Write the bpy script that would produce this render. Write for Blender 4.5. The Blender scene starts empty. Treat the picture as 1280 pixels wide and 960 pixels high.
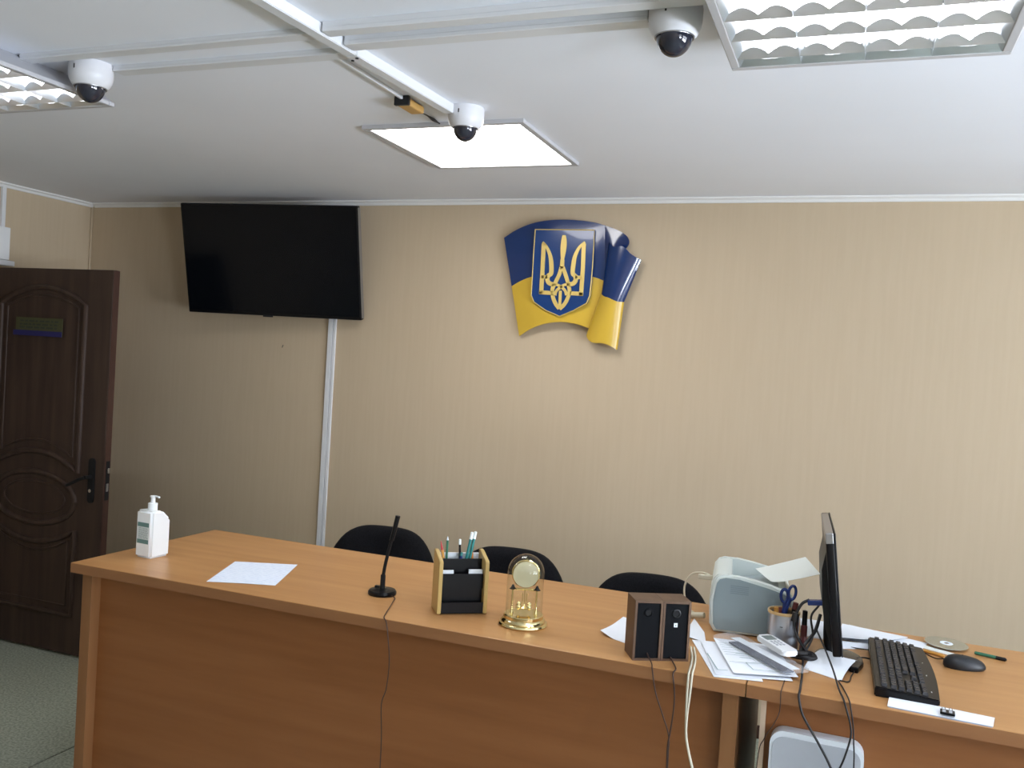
import bpy, bmesh, math, random
from mathutils import Vector, Matrix, Euler
random.seed(7)
C = bpy.context.scene.collection
PI = math.pi
R = math.radians

# ------------------------------------------------------------------ camera
CAM_F, CAM_O = 1119.28, Vector((0, 0, 1.653))
CR = Vector((0.93169592, 0.35816111, 0.06052543))
CU = Vector((-0.0648453244, 5.0474135e-05, 0.997895326))
CF = Vector((-0.35740424, 0.9336598, -0.0232721))
cam_data = bpy.data.cameras.new('camera'); cam = bpy.data.objects.new('camera', cam_data); C.objects.link(cam)
cam_data.sensor_width = 36; cam_data.lens = CAM_F / 1280 * 36; cam_data.clip_start = .02
cam.matrix_world = Matrix(((CR.x, CU.x, -CF.x, 0), (CR.y, CU.y, -CF.y, 0), (CR.z, CU.z, -CF.z, 1.653), (0, 0, 0, 1)))
bpy.context.scene.camera = cam

# ------------------------------------------------------------------ light, exposure
EXPOSURE = 0.02
TUBE = 24.0; LED = 13.0; DAY = 85.0; DAY2 = 35.0; CEIL_FILL = 400.0
sc = bpy.context.scene
sc.view_settings.view_transform = 'Standard'; sc.view_settings.look = 'None'
sc.view_settings.exposure = EXPOSURE; sc.view_settings.gamma = 1; sc.view_settings.use_curve_mapping = False
w = bpy.data.worlds.new('world'); sc.world = w; w.use_nodes = True
w.node_tree.nodes['Background'].inputs[0].default_value = (.62, .76, 1, 1)
w.node_tree.nodes['Background'].inputs[1].default_value = 1.0
def area(name, loc, rot, sx, sy, power, col):
    l = bpy.data.lights.new(name, 'AREA'); l.shape = 'RECTANGLE'; l.size = sx; l.size_y = sy; l.energy = power; l.color = col
    o = bpy.data.objects.new(name, l); o.location = loc; o.rotation_euler = rot; C.objects.link(o); return o
# daylight just outside the two windows of the right wall
area('daylight', (3.36, 1.55, 1.55), (0, R(90), 0), 1.35, 2.1, DAY, (.88, .94, 1))
area('daylight', (3.36, -1.2, 1.55), (0, R(90), 0), 1.35, 1.6, DAY2, (.86, .93, 1))
# added lamps outside the same windows, aimed up to brighten the ceiling
area('ceiling_fill', (3.75, 1.55, .75), (0, R(128), 0), 1.0, 2.1, CEIL_FILL, (.80, .89, 1))
area('ceiling_fill', (3.75, -1.2, .75), (0, R(128), 0), 1.0, 1.6, CEIL_FILL, (.80, .89, 1))

# ------------------------------------------------------------------ materials
def mat(name, col, rough=.5, metal=0, spec=.5, emit=None, es=0, alpha=1, trans=0, ior=1.45, coat=0):
    m = bpy.data.materials.new(name); m.use_nodes = True
    b = m.node_tree.nodes['Principled BSDF']
    b.inputs['Base Color'].default_value = (*col, 1); b.inputs['Roughness'].default_value = rough
    b.inputs['Metallic'].default_value = metal; b.inputs['Specular IOR Level'].default_value = spec
    b.inputs['Transmission Weight'].default_value = trans; b.inputs['IOR'].default_value = ior
    b.inputs['Coat Weight'].default_value = coat; b.inputs['Alpha'].default_value = alpha
    if emit: b.inputs['Emission Color'].default_value = (*emit, 1); b.inputs['Emission Strength'].default_value = es
    return m
def noise_col(m, c0, c1, scale=(1, 1, 1), ns=5, detail=4, p0=.35, p1=.65, bump=0, bdist=.002, wave=False, extra=None):
    nt = m.node_tree; n = nt.nodes; L = nt.links; b = n['Principled BSDF']
    tc = n.new('ShaderNodeTexCoord'); mp = n.new('ShaderNodeMapping'); mp.inputs['Scale'].default_value = scale
    nz = n.new('ShaderNodeTexNoise'); nz.inputs['Scale'].default_value = ns; nz.inputs['Detail'].default_value = detail
    L.new(tc.outputs['Object'], mp.inputs[0]); L.new(mp.outputs[0], nz.inputs['Vector'])
    r = n.new('ShaderNodeValToRGB'); r.color_ramp.elements[0].position = p0; r.color_ramp.elements[1].position = p1
    r.color_ramp.elements[0].color = (*c0, 1); r.color_ramp.elements[1].color = (*c1, 1)
    L.new(nz.outputs[0], r.inputs[0]); L.new(r.outputs[0], b.inputs['Base Color'])
    if bump:
        bp = n.new('ShaderNodeBump'); bp.inputs['Strength'].default_value = bump; bp.inputs['Distance'].default_value = bdist
        L.new(nz.outputs[0], bp.inputs['Height']); L.new(bp.outputs[0], b.inputs['Normal'])
    return m
M = {}
M['wallpaper'] = noise_col(mat('wallpaper', (.5, .42, .3), .75, spec=.25), (.525, .42, .292), (.54, .435, .305), (16, 16, 1.0), 3, 2, bump=.08)
M['ceiling'] = noise_col(mat('ceiling_paint', (.7, .7, .7), .8, spec=.2), (.81, .835, .895), (.84, .865, .93), (1, 1, 1), 1.3, 2, bump=.06, bdist=.01)
M['cornice'] = mat('cornice_white', (.78, .78, .77), .6)
M['floor'] = noise_col(mat('linoleum', (.2, .2, .17), .45), (.24, .27, .215), (.42, .45, .37), (1, 1, 1), 95, 5, .4, .62)
M['seam'] = mat('floor_seam', (.05, .055, .045), .7)
def wood(name, c0, c1, axis, rough=.35, spec=.4):
    s = {'x': (1.1, 14, 14), 'y': (14, 1.1, 14), 'z': (14, 14, 1.1)}[axis]
    return noise_col(mat(name, c0, rough, spec=spec), c0, c1, s, 1.6, 5, .3, .7)
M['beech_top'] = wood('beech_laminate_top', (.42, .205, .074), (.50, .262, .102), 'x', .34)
M['beech_front_shaded'] = wood('beech_laminate_front_shaded', (.225, .083, .025), (.275, .108, .036), 'x', .42)  # same laminate as the top, the shade on the front put into its colour
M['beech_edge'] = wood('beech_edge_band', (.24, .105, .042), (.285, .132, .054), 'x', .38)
M['beech_side_shaded'] = wood('beech_laminate_side_shaded', (.21, .090, .032), (.25, .115, .045), 'z', .42)  # same laminate again, darkened for the shade on the upright panels
M['pale_edge'] = mat('pale_edge_band', (.60, .45, .33), .5)
M['door'] = wood('dark_walnut_door', (.040, .024, .019), (.066, .041, .030), 'z', .48, .3)
M['door_edge'] = wood('dark_walnut_edge', (.05, .022, .016), (.075, .036, .025), 'z', .45)
M['black'] = mat('black_plastic', (.005, .005, .006), .3, spec=.25)
M['black_matte'] = mat('black_matte', (.01, .01, .011), .7, spec=.3)
M['black_gloss'] = mat('black_gloss', (.008, .008, .01), .12)
M['screen'] = mat('dark_screen', (.003, .004, .006), .2, spec=.2)
M['dark_grey'] = mat('dark_grey_plastic', (.016, .017, .019), .42, spec=.4)
M['key'] = mat('key_plastic', (.026, .026, .030), .42, spec=.5)
M['grey'] = mat('grey_metal', (.35, .35, .36), .3, metal=.8)
M['steel'] = mat('steel', (.6, .6, .6), .25, metal=1)
M['fabric'] = noise_col(mat('black_fabric', (.01, .01, .012), .9, spec=.2), (.003, .003, .0045), (.008, .008, .010), (1, 1, 1), 180, 2, bump=.4)
M['white'] = mat('white_plastic', (.78, .79, .80), .4)
M['trunk'] = mat('white_trunking', (.70, .71, .73), .45)
M['cam_white'] = mat('camera_housing_white', (.70, .70, .73), .35)
M['smoked'] = mat('smoked_dome', (.02, .022, .035), .06, spec=.8)
M['clear'] = mat('clear_acrylic', (1, 1, 1), .02, trans=1, ior=1.1)
def thin_glass(name, tint, base=.04):
    m = bpy.data.materials.new(name); m.use_nodes = True; nt = m.node_tree; n = nt.nodes; L = nt.links; n.remove(n['Principled BSDF'])
    tr = n.new('ShaderNodeBsdfTransparent'); tr.inputs[0].default_value = (*tint, 1); gl = n.new('ShaderNodeBsdfGlossy'); gl.inputs['Roughness'].default_value = .03
    lw = n.new('ShaderNodeLayerWeight'); lw.inputs[0].default_value = .5; pw = n.new('ShaderNodeMath'); pw.operation = 'POWER'; pw.inputs[1].default_value = 4
    fr = n.new('ShaderNodeMath'); fr.operation = 'MULTIPLY_ADD'; fr.inputs[1].default_value = .75; fr.inputs[2].default_value = base
    L.new(lw.outputs['Facing'], pw.inputs[0]); L.new(pw.outputs[0], fr.inputs[0]); mx = n.new('ShaderNodeMixShader')
    L.new(fr.outputs[0], mx.inputs[0]); L.new(tr.outputs[0], mx.inputs[1]); L.new(gl.outputs[0], mx.inputs[2]); L.new(mx.outputs[0], n['Material Output'].inputs[0]); return m
M['glass'] = thin_glass('dome_glass', (.95, .97, .95))
M['amber'] = mat('amber_block', (.52, .30, .09), .5)
M['alu'] = mat('louver_aluminium', (.62, .64, .68), .3, metal=1)
M['trof_frame'] = mat('troffer_frame', (.50, .50, .52), .45)
M['tube'] = mat('tube_lit', (1, 1, 1), .5, emit=(.95, .98, 1), es=TUBE)
M['led'] = mat('panel_lit', (1, 1, 1), .5, emit=(1, .985, .97), es=LED)
M['blue'] = mat('enamel_blue', (.005, .027, .12), .15, coat=.35)
M['blue_dark'] = mat('enamel_blue_dark', (.006, .022, .10), .12, coat=.6)
M['yellow'] = mat('enamel_yellow', (.60, .39, .04), .28, coat=.25)
M['gold'] = mat('gold_paint', (.70, .52, .16), .35, metal=.25)
M['relief_edge'] = mat('plaque_back', (.05, .05, .07), .5)
M['shield_blue'] = mat('shield_blue', (.005, .040, .17), .2, coat=.4)
M['brass'] = mat('polished_brass', (.83, .68, .35), .13, metal=1)
M['dial'] = mat('clock_dial', (.62, .56, .38), .4, metal=.35)
M['paper'] = mat('white_paper', (.80, .83, .88), .8, spec=.1)
M['paper_warm'] = mat('printer_paper', (.78, .82, .78), .8, spec=.1)
M['ink'] = mat('printed_ink', (.28, .33, .42), .8)
M['ink_green'] = mat('printed_green_line', (.22, .34, .33), .8)
M['bottle'] = mat('bottle_white', (.80, .83, .84), .42)
M['label_white'] = mat('label_paper', (.62, .68, .68), .6)
M['label_green'] = mat('label_green', (.12, .22, .21), .6)
M['label_grey'] = mat('label_grey', (.30, .37, .37), .6)
M['tan'] = wood('tan_lacquered_wood', (.44, .30, .10), (.52, .37, .14), 'z', .3)
M['card'] = mat('white_card', (.72, .76, .80), .7)
M['spk_wood'] = wood('dark_brown_veneer', (.085, .045, .026), (.13, .075, .045), 'z', .45)
M['spk_panel'] = mat('speaker_panel', (.006, .0065, .008), .55, spec=.08)
M['printer_body'] = mat('printer_ivory', (.66, .72, .69), .45)
M['printer_side'] = mat('printer_grey', (.235, .295, .31), .5)
M['printer_in'] = mat('printer_inner', (.34, .39, .40), .5)
M['printer_vent'] = mat('printer_vent', (.18, .23, .25), .6)
M['cup'] = mat('brushed_cup', (.50, .52, .56), .28, metal=1)
M['cup_rim'] = mat('wood_rim', (.55, .36, .16), .5)
M['navy'] = mat('navy_plastic', (.015, .035, .16), .25)
M['burgundy'] = mat('burgundy_plastic', (.12, .025, .025), .4)
M['red'] = mat('red_paint', (.45, .04, .05), .4)
M['green'] = mat('green_paint', (.04, .17, .10), .4)
M['teal'] = mat('teal_plastic', (.02, .20, .19), .3)
M['cap'] = mat('clear_cap', (.75, .8, .8), .2)
M['orange'] = mat('orange_plastic', (.65, .24, .05), .4)
M['orange_wood'] = mat('orange_pencil_paint', (.62, .30, .06), .4)
M['cream_cable'] = mat('cream_cable', (.58, .54, .42), .5)
M['cable'] = mat('dark_cable', (.012, .011, .012), .5)
M['cable_brown'] = mat('brown_cable', (.045, .022, .016), .5)
M['sleeve'] = mat('clear_sleeve', (.9, .93, .97), .08, alpha=.13, spec=.8)
M['sleeve_dark'] = mat('dark_strip', (.02, .028, .055), .4)
M['cd'] = mat('disc_silver', (.52, .55, .50), .12, metal=.85)
M['lens'] = mat('pale_lcd', (.17, .20, .19), .3)
M['box_face'] = mat('pale_grey_face', (.40, .42, .46), .4)
M['box_rim'] = mat('white_rim', (.66, .70, .74), .3)
M['sign_blue'] = mat('sign_blue', (.015, .015, .10), .5)
M['sign_olive'] = mat('sign_olive', (.06, .06, .025), .5)
M['sign_text'] = mat('sign_dark_text', (.03, .04, .03), .5)
M['wg'] = thin_glass('window_glass', (.98, .98, .99))
M['outside'] = mat('pvc_white', (.8, .8, .8), .4)
# faint rows of print on the lying sheets
def printed(name, base, ink, rows, axis=1, lo=.12, hi=.88):
    m = mat(name, base, .8, spec=.1); nt = m.node_tree; n = nt.nodes; L = nt.links
    tc = n.new('ShaderNodeTexCoord'); wv = n.new('ShaderNodeTexWave'); wv.bands_direction = 'XYZ'[axis]
    wv.inputs['Scale'].default_value = rows; nz = n.new('ShaderNodeTexNoise'); nz.inputs['Scale'].default_value = 60
    L.new(tc.outputs['Object'], wv.inputs[0]); L.new(tc.outputs['Object'], nz.inputs[0])
    mu = n.new('ShaderNodeMath'); mu.operation = 'MULTIPLY'; L.new(wv.outputs['Fac'], mu.inputs[0]); L.new(nz.outputs[0], mu.inputs[1])
    r = n.new('ShaderNodeValToRGB'); r.color_ramp.elements[0].position = .35; r.color_ramp.elements[1].position = .7
    r.color_ramp.elements[0].color = (*base, 1); r.color_ramp.elements[1].color = (*ink, 1)
    L.new(mu.outputs[0], r.inputs[0]); L.new(r.outputs[0], n['Principled BSDF'].inputs['Base Color']); return m
M['sheet_text'] = printed('sheet_with_text', (.74, .81, .93), (.55, .64, .80), 22)

# ------------------------------------------------------------------ helpers
def fin(o, parent=None):
    C.objects.link(o)
    if parent: o.parent = parent
    return o
def obj(name, bm, m, parent=None, smooth=None, loc=None, rot=None):
    me = bpy.data.meshes.new(name); bmesh.ops.recalc_face_normals(bm, faces=bm.faces); bm.to_mesh(me); bm.free()
    ms = m if isinstance(m, (list, tuple)) else [m]
    for k in ms: me.materials.append(M[k] if isinstance(k, str) else k)
    if smooth is not None:
        for p in me.polygons: p.use_smooth = True
        me.set_sharp_from_angle(angle=R(smooth))
    o = bpy.data.objects.new(name, me)
    if loc is not None: o.location = loc
    if rot is not None: o.rotation_euler = rot
    return fin(o, parent)
def thing(name, label, cat, loc=(0, 0, 0), rot=(0, 0, 0), group=None):
    o = bpy.data.objects.new(name, None); o.empty_display_size = .05; C.objects.link(o)
    o.location = loc; o.rotation_euler = rot if not isinstance(rot, (int, float)) else (0, 0, rot)
    return tag(o, label, cat, group)
def tag(o, label=None, cat=None, group=None, kind=None):
    if label: o['label'] = label
    if cat: o['category'] = cat
    if group: o['group'] = group
    if kind: o['kind'] = kind
    return o
def struct(name, bm, m, smooth=None, parent=None):
    o = obj(name, bm, m, parent, smooth)
    if not parent: o['kind'] = 'structure'
    return o
def NB(): return bmesh.new()
def box(bm, c, s, bev=0, rz=0, seg=2, mi=0, mtx=None):
    """c = centre, s = full size"""
    r = bmesh.ops.create_cube(bm, size=1)
    vs = r['verts']; bmesh.ops.scale(bm, vec=Vector(s), verts=vs)
    es = list({e for v in vs for e in v.link_edges})
    if bev:
        rr = bmesh.ops.bevel(bm, geom=es, offset=bev, segments=seg, affect='EDGES', profile=.5)
        vs = list({v for f in rr['faces'] for v in f.verts} | {v for v in vs if v.is_valid})
    vs = [v for v in vs if v.is_valid]
    if rz: bmesh.ops.rotate(bm, cent=(0, 0, 0), matrix=Matrix.Rotation(rz, 3, 'Z'), verts=vs)
    bmesh.ops.translate(bm, vec=Vector(c), verts=vs)
    if mtx is not None: bmesh.ops.transform(bm, matrix=mtx, verts=vs)
    if mi:
        for f in {f for v in vs for f in v.link_faces}: f.material_index = mi
    return vs
def bx(bm, x0, x1, y0, y1, z0, z1, bev=0, **k):
    return box(bm, ((x0+x1)/2, (y0+y1)/2, (z0+z1)/2), (x1-x0, y1-y0, z1-z0), bev, **k)
def lathe(bm, prof, n=32, c=(0, 0, 0), mtx=None, mi=0):
    """profile [(r, z)], closed at r = 0 ends when given"""
    rings = []
    T = Matrix.Translation(Vector(c)) @ (mtx if mtx is not None else Matrix())
    for r, z in prof:
        if r < 1e-6: rings.append([bm.verts.new(T @ Vector((0, 0, z)))])
        else: rings.append([bm.verts.new(T @ Vector((r*math.cos(2*PI*i/n), r*math.sin(2*PI*i/n), z))) for i in range(n)])
    for a, b in zip(rings, rings[1:]):
        for i in range(n):
            j = (i+1) % n
            if len(a) == 1 and len(b) == 1: continue
            if len(a) == 1: f = bm.faces.new((a[0], b[j], b[i]))
            elif len(b) == 1: f = bm.faces.new((a[i], a[j], b[0]))
            else: f = bm.faces.new((a[i], a[j], b[j], b[i]))
            f.material_index = mi
    return rings
def cyl(bm, p, q, r, n=16, r2=None, mi=0):
    p, q = Vector(p), Vector(q); d = q-p
    m = d.to_track_quat('Z', 'Y').to_matrix().to_4x4()
    lathe(bm, [(0, 0), (r, 0), (r2 if r2 is not None else r, d.length), (0, d.length)], n, p, m, mi)
def catmull(pts, k=6):
    pts = [Vector(p) for p in pts]; out = []
    P = [2*pts[0]-pts[1]] + pts + [2*pts[-1]-pts[-2]]
    for i in range(1, len(P)-2):
        a, b, c, d = P[i-1:i+3]
        for j in range(k):
            t = j/k
            out.append(.5*((2*b)+(c-a)*t+(2*a-5*b+4*c-d)*t*t+(3*b-a-3*c+d)*t**3))
    out.append(pts[-1]); return out
def tube(bm, pts, r, n=8, sm=6, mi=0, closed=False):
    P = catmull(pts, sm) if sm else [Vector(p) for p in pts]
    up = Vector((.013, .021, 1)); rings = []; prev = None
    for i, p in enumerate(P):
        d = (P[min(i+1, len(P)-1)]-P[max(i-1, 0)])
        if d.length < 1e-9: d = Vector((0, 0, 1))
        d.normalize()
        if prev is None:
            a = d.cross(up if abs(d.z) < .95 else Vector((1, 0, 0))).normalized()
        else: a = (prev - d*prev.dot(d)).normalized()
        prev = a; b = d.cross(a)
        rr = r(i/(len(P)-1)) if callable(r) else r
        rings.append([bm.verts.new(p+rr*(a*math.cos(2*PI*k/n)+b*math.sin(2*PI*k/n))) for k in range(n)])
    for A, B in zip(rings, rings[1:]):
        for k in range(n): bm.faces.new((A[k], A[(k+1) % n], B[(k+1) % n], B[k])).material_index = mi
    bm.faces.new(rings[0][::-1]).material_index = mi; bm.faces.new(rings[-1]).material_index = mi
def prism(bm, poly, h0, h1, mtx=None, mi=0):
    """polygon in XY extruded from z=h0 to z=h1, then transformed"""
    T = mtx if mtx is not None else Matrix()
    a = [bm.verts.new(T @ Vector((x, y, h0))) for x, y in poly]
    b = [bm.verts.new(T @ Vector((x, y, h1))) for x, y in poly]
    n = len(poly)
    bm.faces.new(a[::-1]).material_index = mi; bm.faces.new(b).material_index = mi
    for i in range(n): bm.faces.new((a[i], a[(i+1) % n], b[(i+1) % n], b[i])).material_index = mi
def rrect(x0, x1, y0, y1, r, k=5):
    o = []
    for cx, cy, a in ((x1-r, y1-r, 0), (x0+r, y1-r, 90), (x0+r, y0+r, 180), (x1-r, y0+r, 270)):
        for i in range(k+1):
            t = R(a+90*i/k); o.append((cx+r*math.cos(t), cy+r*math.sin(t)))
    return o
XZ = Matrix(((1, 0, 0, 0), (0, 0, -1, 0), (0, 1, 0, 0), (0, 0, 0, 1)))   # local (x,y,h) -> (x,-h,y)
YZ = Matrix(((0, 0, 1, 0), (1, 0, 0, 0), (0, 1, 0, 0), (0, 0, 0, 1)))    # local (x,y,h) -> (h,x,y)
def sheet(bm, quad, z, n=6, curl=None, th=.0006, mi=0):
    """thin sheet over four corners given in order, with lift(u,v)"""
    A, B, Cc, D = [Vector((p[0], p[1], 0)) for p in quad]
    top = {}; bot = {}
    for i in range(n+1):
        for j in range(n+1):
            u, v = i/n, j/n
            p = A*(1-u)*(1-v)+B*u*(1-v)+Cc*u*v+D*(1-u)*v
            h = z+(curl(u, v) if curl else 0)
            top[i, j] = bm.verts.new((p.x, p.y, h+th)); bot[i, j] = bm.verts.new((p.x, p.y, h))
    for i in range(n):
        for j in range(n):
            bm.faces.new((top[i, j], top[i+1, j], top[i+1, j+1], top[i, j+1])).material_index = mi
            bm.faces.new((bot[i, j+1], bot[i+1, j+1], bot[i+1, j], bot[i, j])).material_index = mi
    ring = [(i, 0) for i in range(n)]+[(n, j) for j in range(n)]+[(i, n) for i in range(n, 0, -1)]+[(0, j) for j in range(n, 0, -1)]
    for k in range(len(ring)):
        a, b = ring[k], ring[(k+1) % len(ring)]
        bm.faces.new((top[a], bot[a], bot[b], top[b])).material_index = mi
def copy_tree(o, parent=None):
    c = o.copy(); C.objects.link(c); c.parent = parent
    for ch in list(o.children): copy_tree(ch, c)
    return c

# ------------------------------------------------------------------ room
ZC, YB, XL, XR, YN = 2.483, 4.254, -4.483, 3.2, -2.6
ZD = .88                      # bench height (it stands a little higher than an office desk)
b = NB(); bx(b, XL-.1, XR+.1, YN-.1, YB+.1, -.1, -.004)
fl = struct('floor', b, 'seam')
sx = -2.845
xs = [XL-.1, sx-.002, sx+1.998, sx+3.998, XR+.1]
for a, c in zip(xs, xs[1:]):
    b = NB(); bx(b, a+.004, c-.004, YN-.1, YB+.1, -.004, 0); obj('linoleum_sheet', b, 'floor', fl)
b = NB(); bx(b, XL-.1, XR+.1, YN-.1, YB+.1, ZC, ZC+.1); struct('ceiling', b, 'ceiling')
b = NB(); bx(b, XL-.1, XR+.1, YB, YB+.1, -.1, ZC+.1); struct('wall_back', b, 'wallpaper')
# left wall with the door opening (leaf swung into the room)
b = NB(); bx(b, XL-.1, XL, 3.54, YB, -.1, ZC+.1); bx(b, XL-.1, XL, YN-.1, 2.62, -.1, ZC+.1); bx(b, XL-.1, XL, 2.62, 3.54, 2.03, ZC+.1)
struct('wall_left', b, 'wallpaper')
b = NB(); bx(b, XL-.9, XL-.1, 2.3, 2.4, 0, 2.4); bx(b, XL-.9, XL-.1, 3.7, 3.8, 0, 2.4); bx(b, XL-1, XL-.9, 2.3, 3.8, 0, 2.4); bx(b, XL-1, XL-.1, 2.3, 3.8, 2.4, 2.5); bx(b, XL-1, XL-.1, 2.3, 3.8, -.1, -.01)
struct('wall_corridor', b, 'wallpaper')
b = NB(); bx(b, XL-.1, XR+.1, YN-.1, YN, -.1, ZC+.1); struct('wall_front', b, 'wallpaper')
# right wall with two windows
W = [(.45, 2.65, .85, 2.25), (-2.05, -.35, .85, 2.25)]
b = NB(); bx(b, XR, XR+.12, YN-.1, YB+.1, -.1, .85); bx(b, XR, XR+.12, YN-.1, YB+.1, 2.25, ZC+.1)
bx(b, XR, XR+.12, 2.65, YB+.1, .85, 2.25); bx(b, XR, XR+.12, -.35, .45, .85, 2.25); bx(b, XR, XR+.12, YN-.1, -2.05, .85, 2.25)
struct('wall_right', b, 'wallpaper')
for k, (y0, y1, z0, z1) in enumerate(W):
    b = NB(); t = .05
    bx(b, XR+.03, XR+.09, y0, y1, z0, z0+t); bx(b, XR+.03, XR+.09, y0, y1, z1-t, z1)
    bx(b, XR+.03, XR+.09, y0, y0+t, z0+t, z1-t); bx(b, XR+.03, XR+.09, y1-t, y1, z0+t, z1-t)
    bx(b, XR+.03, XR+.09, (y0+y1)/2-.03, (y0+y1)/2+.03, z0+t, z1-t)
    o = struct('window_%d' % (k+1), b, 'outside')
    for ya, yb2 in ((y0+t, (y0+y1)/2-.03), ((y0+y1)/2+.03, y1-t)):
        b = NB(); bx(b, XR+.057, XR+.06, ya, yb2, z0+t, z1-t); obj('pane', b, 'wg', o)
# cornices and corner strips
def cove(bm, p, q, inward, s=.026):
    p, q = Vector(p), Vector(q); n = Vector(inward)
    prof = [(0, 0), (s, 0), (s*.95, -s*.25), (s*.5, -s*.5), (s*.3, -s*.95), (0, -s)]
    A = [bm.verts.new(p+n*a+Vector((0, 0, c))) for a, c in prof]; B = [bm.verts.new(q+n*a+Vector((0, 0, c))) for a, c in prof]
    k = len(prof)
    for i in range(k): bm.faces.new((A[i], A[(i+1) % k], B[(i+1) % k], B[i]))
    bm.faces.new(A[::-1]); bm.faces.new(B)
b = NB(); cove(b, (XL+.026, YB, ZC), (XR, YB, ZC), (0, -1, 0)); struct('trim_1', b, 'cornice')
b = NB(); cove(b, (XL, YB, ZC), (XL, YN, ZC), (1, 0, 0)); struct('trim_2', b, 'cornice')
b = NB(); bx(b, XL, XL+.012, YB-.012, YB, 0, ZC-.026, .003); struct('trim_3', b, 'wallpaper')
b = NB(); bx(b, XL, XR, YB-.014, YB, 0, .06, .004); struct('baseboard_back', b, 'door_edge')
b = NB(); bx(b, XL, XL+.014, 3.6, YB-.014, 0, .06, .004); struct('baseboard_left', b, 'door_edge')

# ------------------------------------------------------------------ door leaf, open, parallel to the back wall
YD = 3.50
b = NB(); bx(b, -4.42, -3.525, YD, YD+.04, .012, 2.0, .002)
door = obj('door_1', b, 'door'); tag(door, 'dark walnut door leaf standing open at the left', None, None, 'structure')
b = NB(); bx(b, -3.525, -3.521, YD+.002, YD+.038, .014, 1.998); obj('edge_band', b, 'door_edge', door)
def mould(name, pts, r=.015, closed=True):
    b = NB(); P = [Vector((x, YD-.001, z)) for x, z in pts]
    if closed: P = P+[P[0]]
    tube(b, P, r, 8, 0)
    for v in b.verts: v.co.y = YD + (v.co.y-YD)*.9
    obj(name, b, 'door', door, 50)
X0, X1, XM = -4.285, -3.695, -3.99
def arc(x0, x1, z0, sag, n=14): return [(x0+(x1-x0)*i/n, z0+sag*(1-(2*i/n-1)**2)) for i in range(n+1)]
mould('panel_moulding', arc(X0, X1, 1.815, .088)+arc(X1, X0, .955, .09))
mould('panel_moulding', arc(X0+.045, X1-.045, 1.80, .06)+arc(X1-.045, X0+.045, 1.03, .075), .006)
mould('panel_moulding', [(XM+.285*math.cos(t*PI/16), .80+.135*math.sin(t*PI/16)) for t in range(32)])
mould('panel_moulding', [(XM+.215*math.cos(t*PI/16), .80+.085*math.sin(t*PI/16)) for t in range(32)], .006)
mould('panel_moulding', arc(X0, X1, .655, -.085)+[(X1, .215), (X0, .215)])
mould('panel_moulding', arc(X0+.045, X1-.045, .60, -.075)+[(X1-.045, .26), (X0+.045, .26)], .006)
b = NB(); prism(b, rrect(-.02, .02, -.115, .115, .019), 0, .008, Matrix.Translation((-3.60, YD, .925)) @ XZ)
hp = obj('handle_plate', b, 'black_matte', door)
b = NB(); cyl(b, (-3.60, YD-.006, .945), (-3.60, YD-.05, .945), .010)
tube(b, [(-3.60, YD-.048, .945), (-3.635, YD-.05, .932), (-3.68, YD-.05, .910), (-3.72, YD-.047, .893)], lambda t: .0095-.002*t, 8, 5); obj('lever', b, 'black_matte', hp, 40)
b = NB(); cyl(b, (-3.60, YD-.006, .873), (-3.60, YD-.013, .873), .009); obj('key_cylinder', b, 'steel', hp, 40)
b = NB(); bx(b, -3.521, -3.5185, YD+.009, YD+.031, .83, 1.03); lp = obj('lock_plate', b, 'black_matte', door)
b = NB(); bx(b, -3.5185, -3.508, YD+.013, YD+.027, .968, .995, .002); obj('latch', b, 'steel', lp)
b = NB(); bx(b, -3.5185, -3.516, YD+.014, YD+.026, .875, .915); obj('bolt', b, 'grey', lp)
b = NB(); bx(b, -4.16, -3.835, YD-.016, YD-.012, 1.645, 1.74)
sg = obj('name_sign', b, 'sign_olive', door)
b = NB(); bx(b, -4.175, -3.835, YD-.0185, YD-.016, 1.645, 1.672); obj('blue_band', b, 'sign_blue', sg)
b = NB()
for r_, z in enumerate((1.722, 1.704, 1.688)):
    x = -4.13
    while x < -3.87:
        l = random.uniform(.015, .05); bx(b, x, min(x+l, -3.86), YD-.0168, YD-.016, z-.004, z+.004); x += l+.009
for q in range(2):
    for (xx, z) in [(-4.10+q*.01, 1.74)]: pass
obj('sign_text', b, 'sign_text', sg)
for z in (.25, 1.0, 1.75):
    b = NB(); cyl(b, (-4.435, YD+.02, z-.05), (-4.435, YD+.02, z+.05), .009); bx(b, -4.44, -4.40, YD+.017, YD+.024, z-.045, z+.045); obj('hinge', b, 'steel', door)
# junction box and its trunk on the left wall
t = thing('junction_box', 'white wall box on the left wall above the door leaf', 'junction box')
b = NB(); bx(b, XL, XL+.05, 3.545, 3.652, 2.055, 2.235, .004); obj('box_body', b, 'white', t)
b = NB(); bx(b, XL, XL+.018, 3.618, 3.642, 2.235, ZC-.026, .002); obj('trunking', b, 'trunk', t)
b = NB(); bx(b, XL, XL+.085, 3.545, 3.66, 2.02, 2.05, .006); obj('ledge', b, 'trunk', t)

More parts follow.
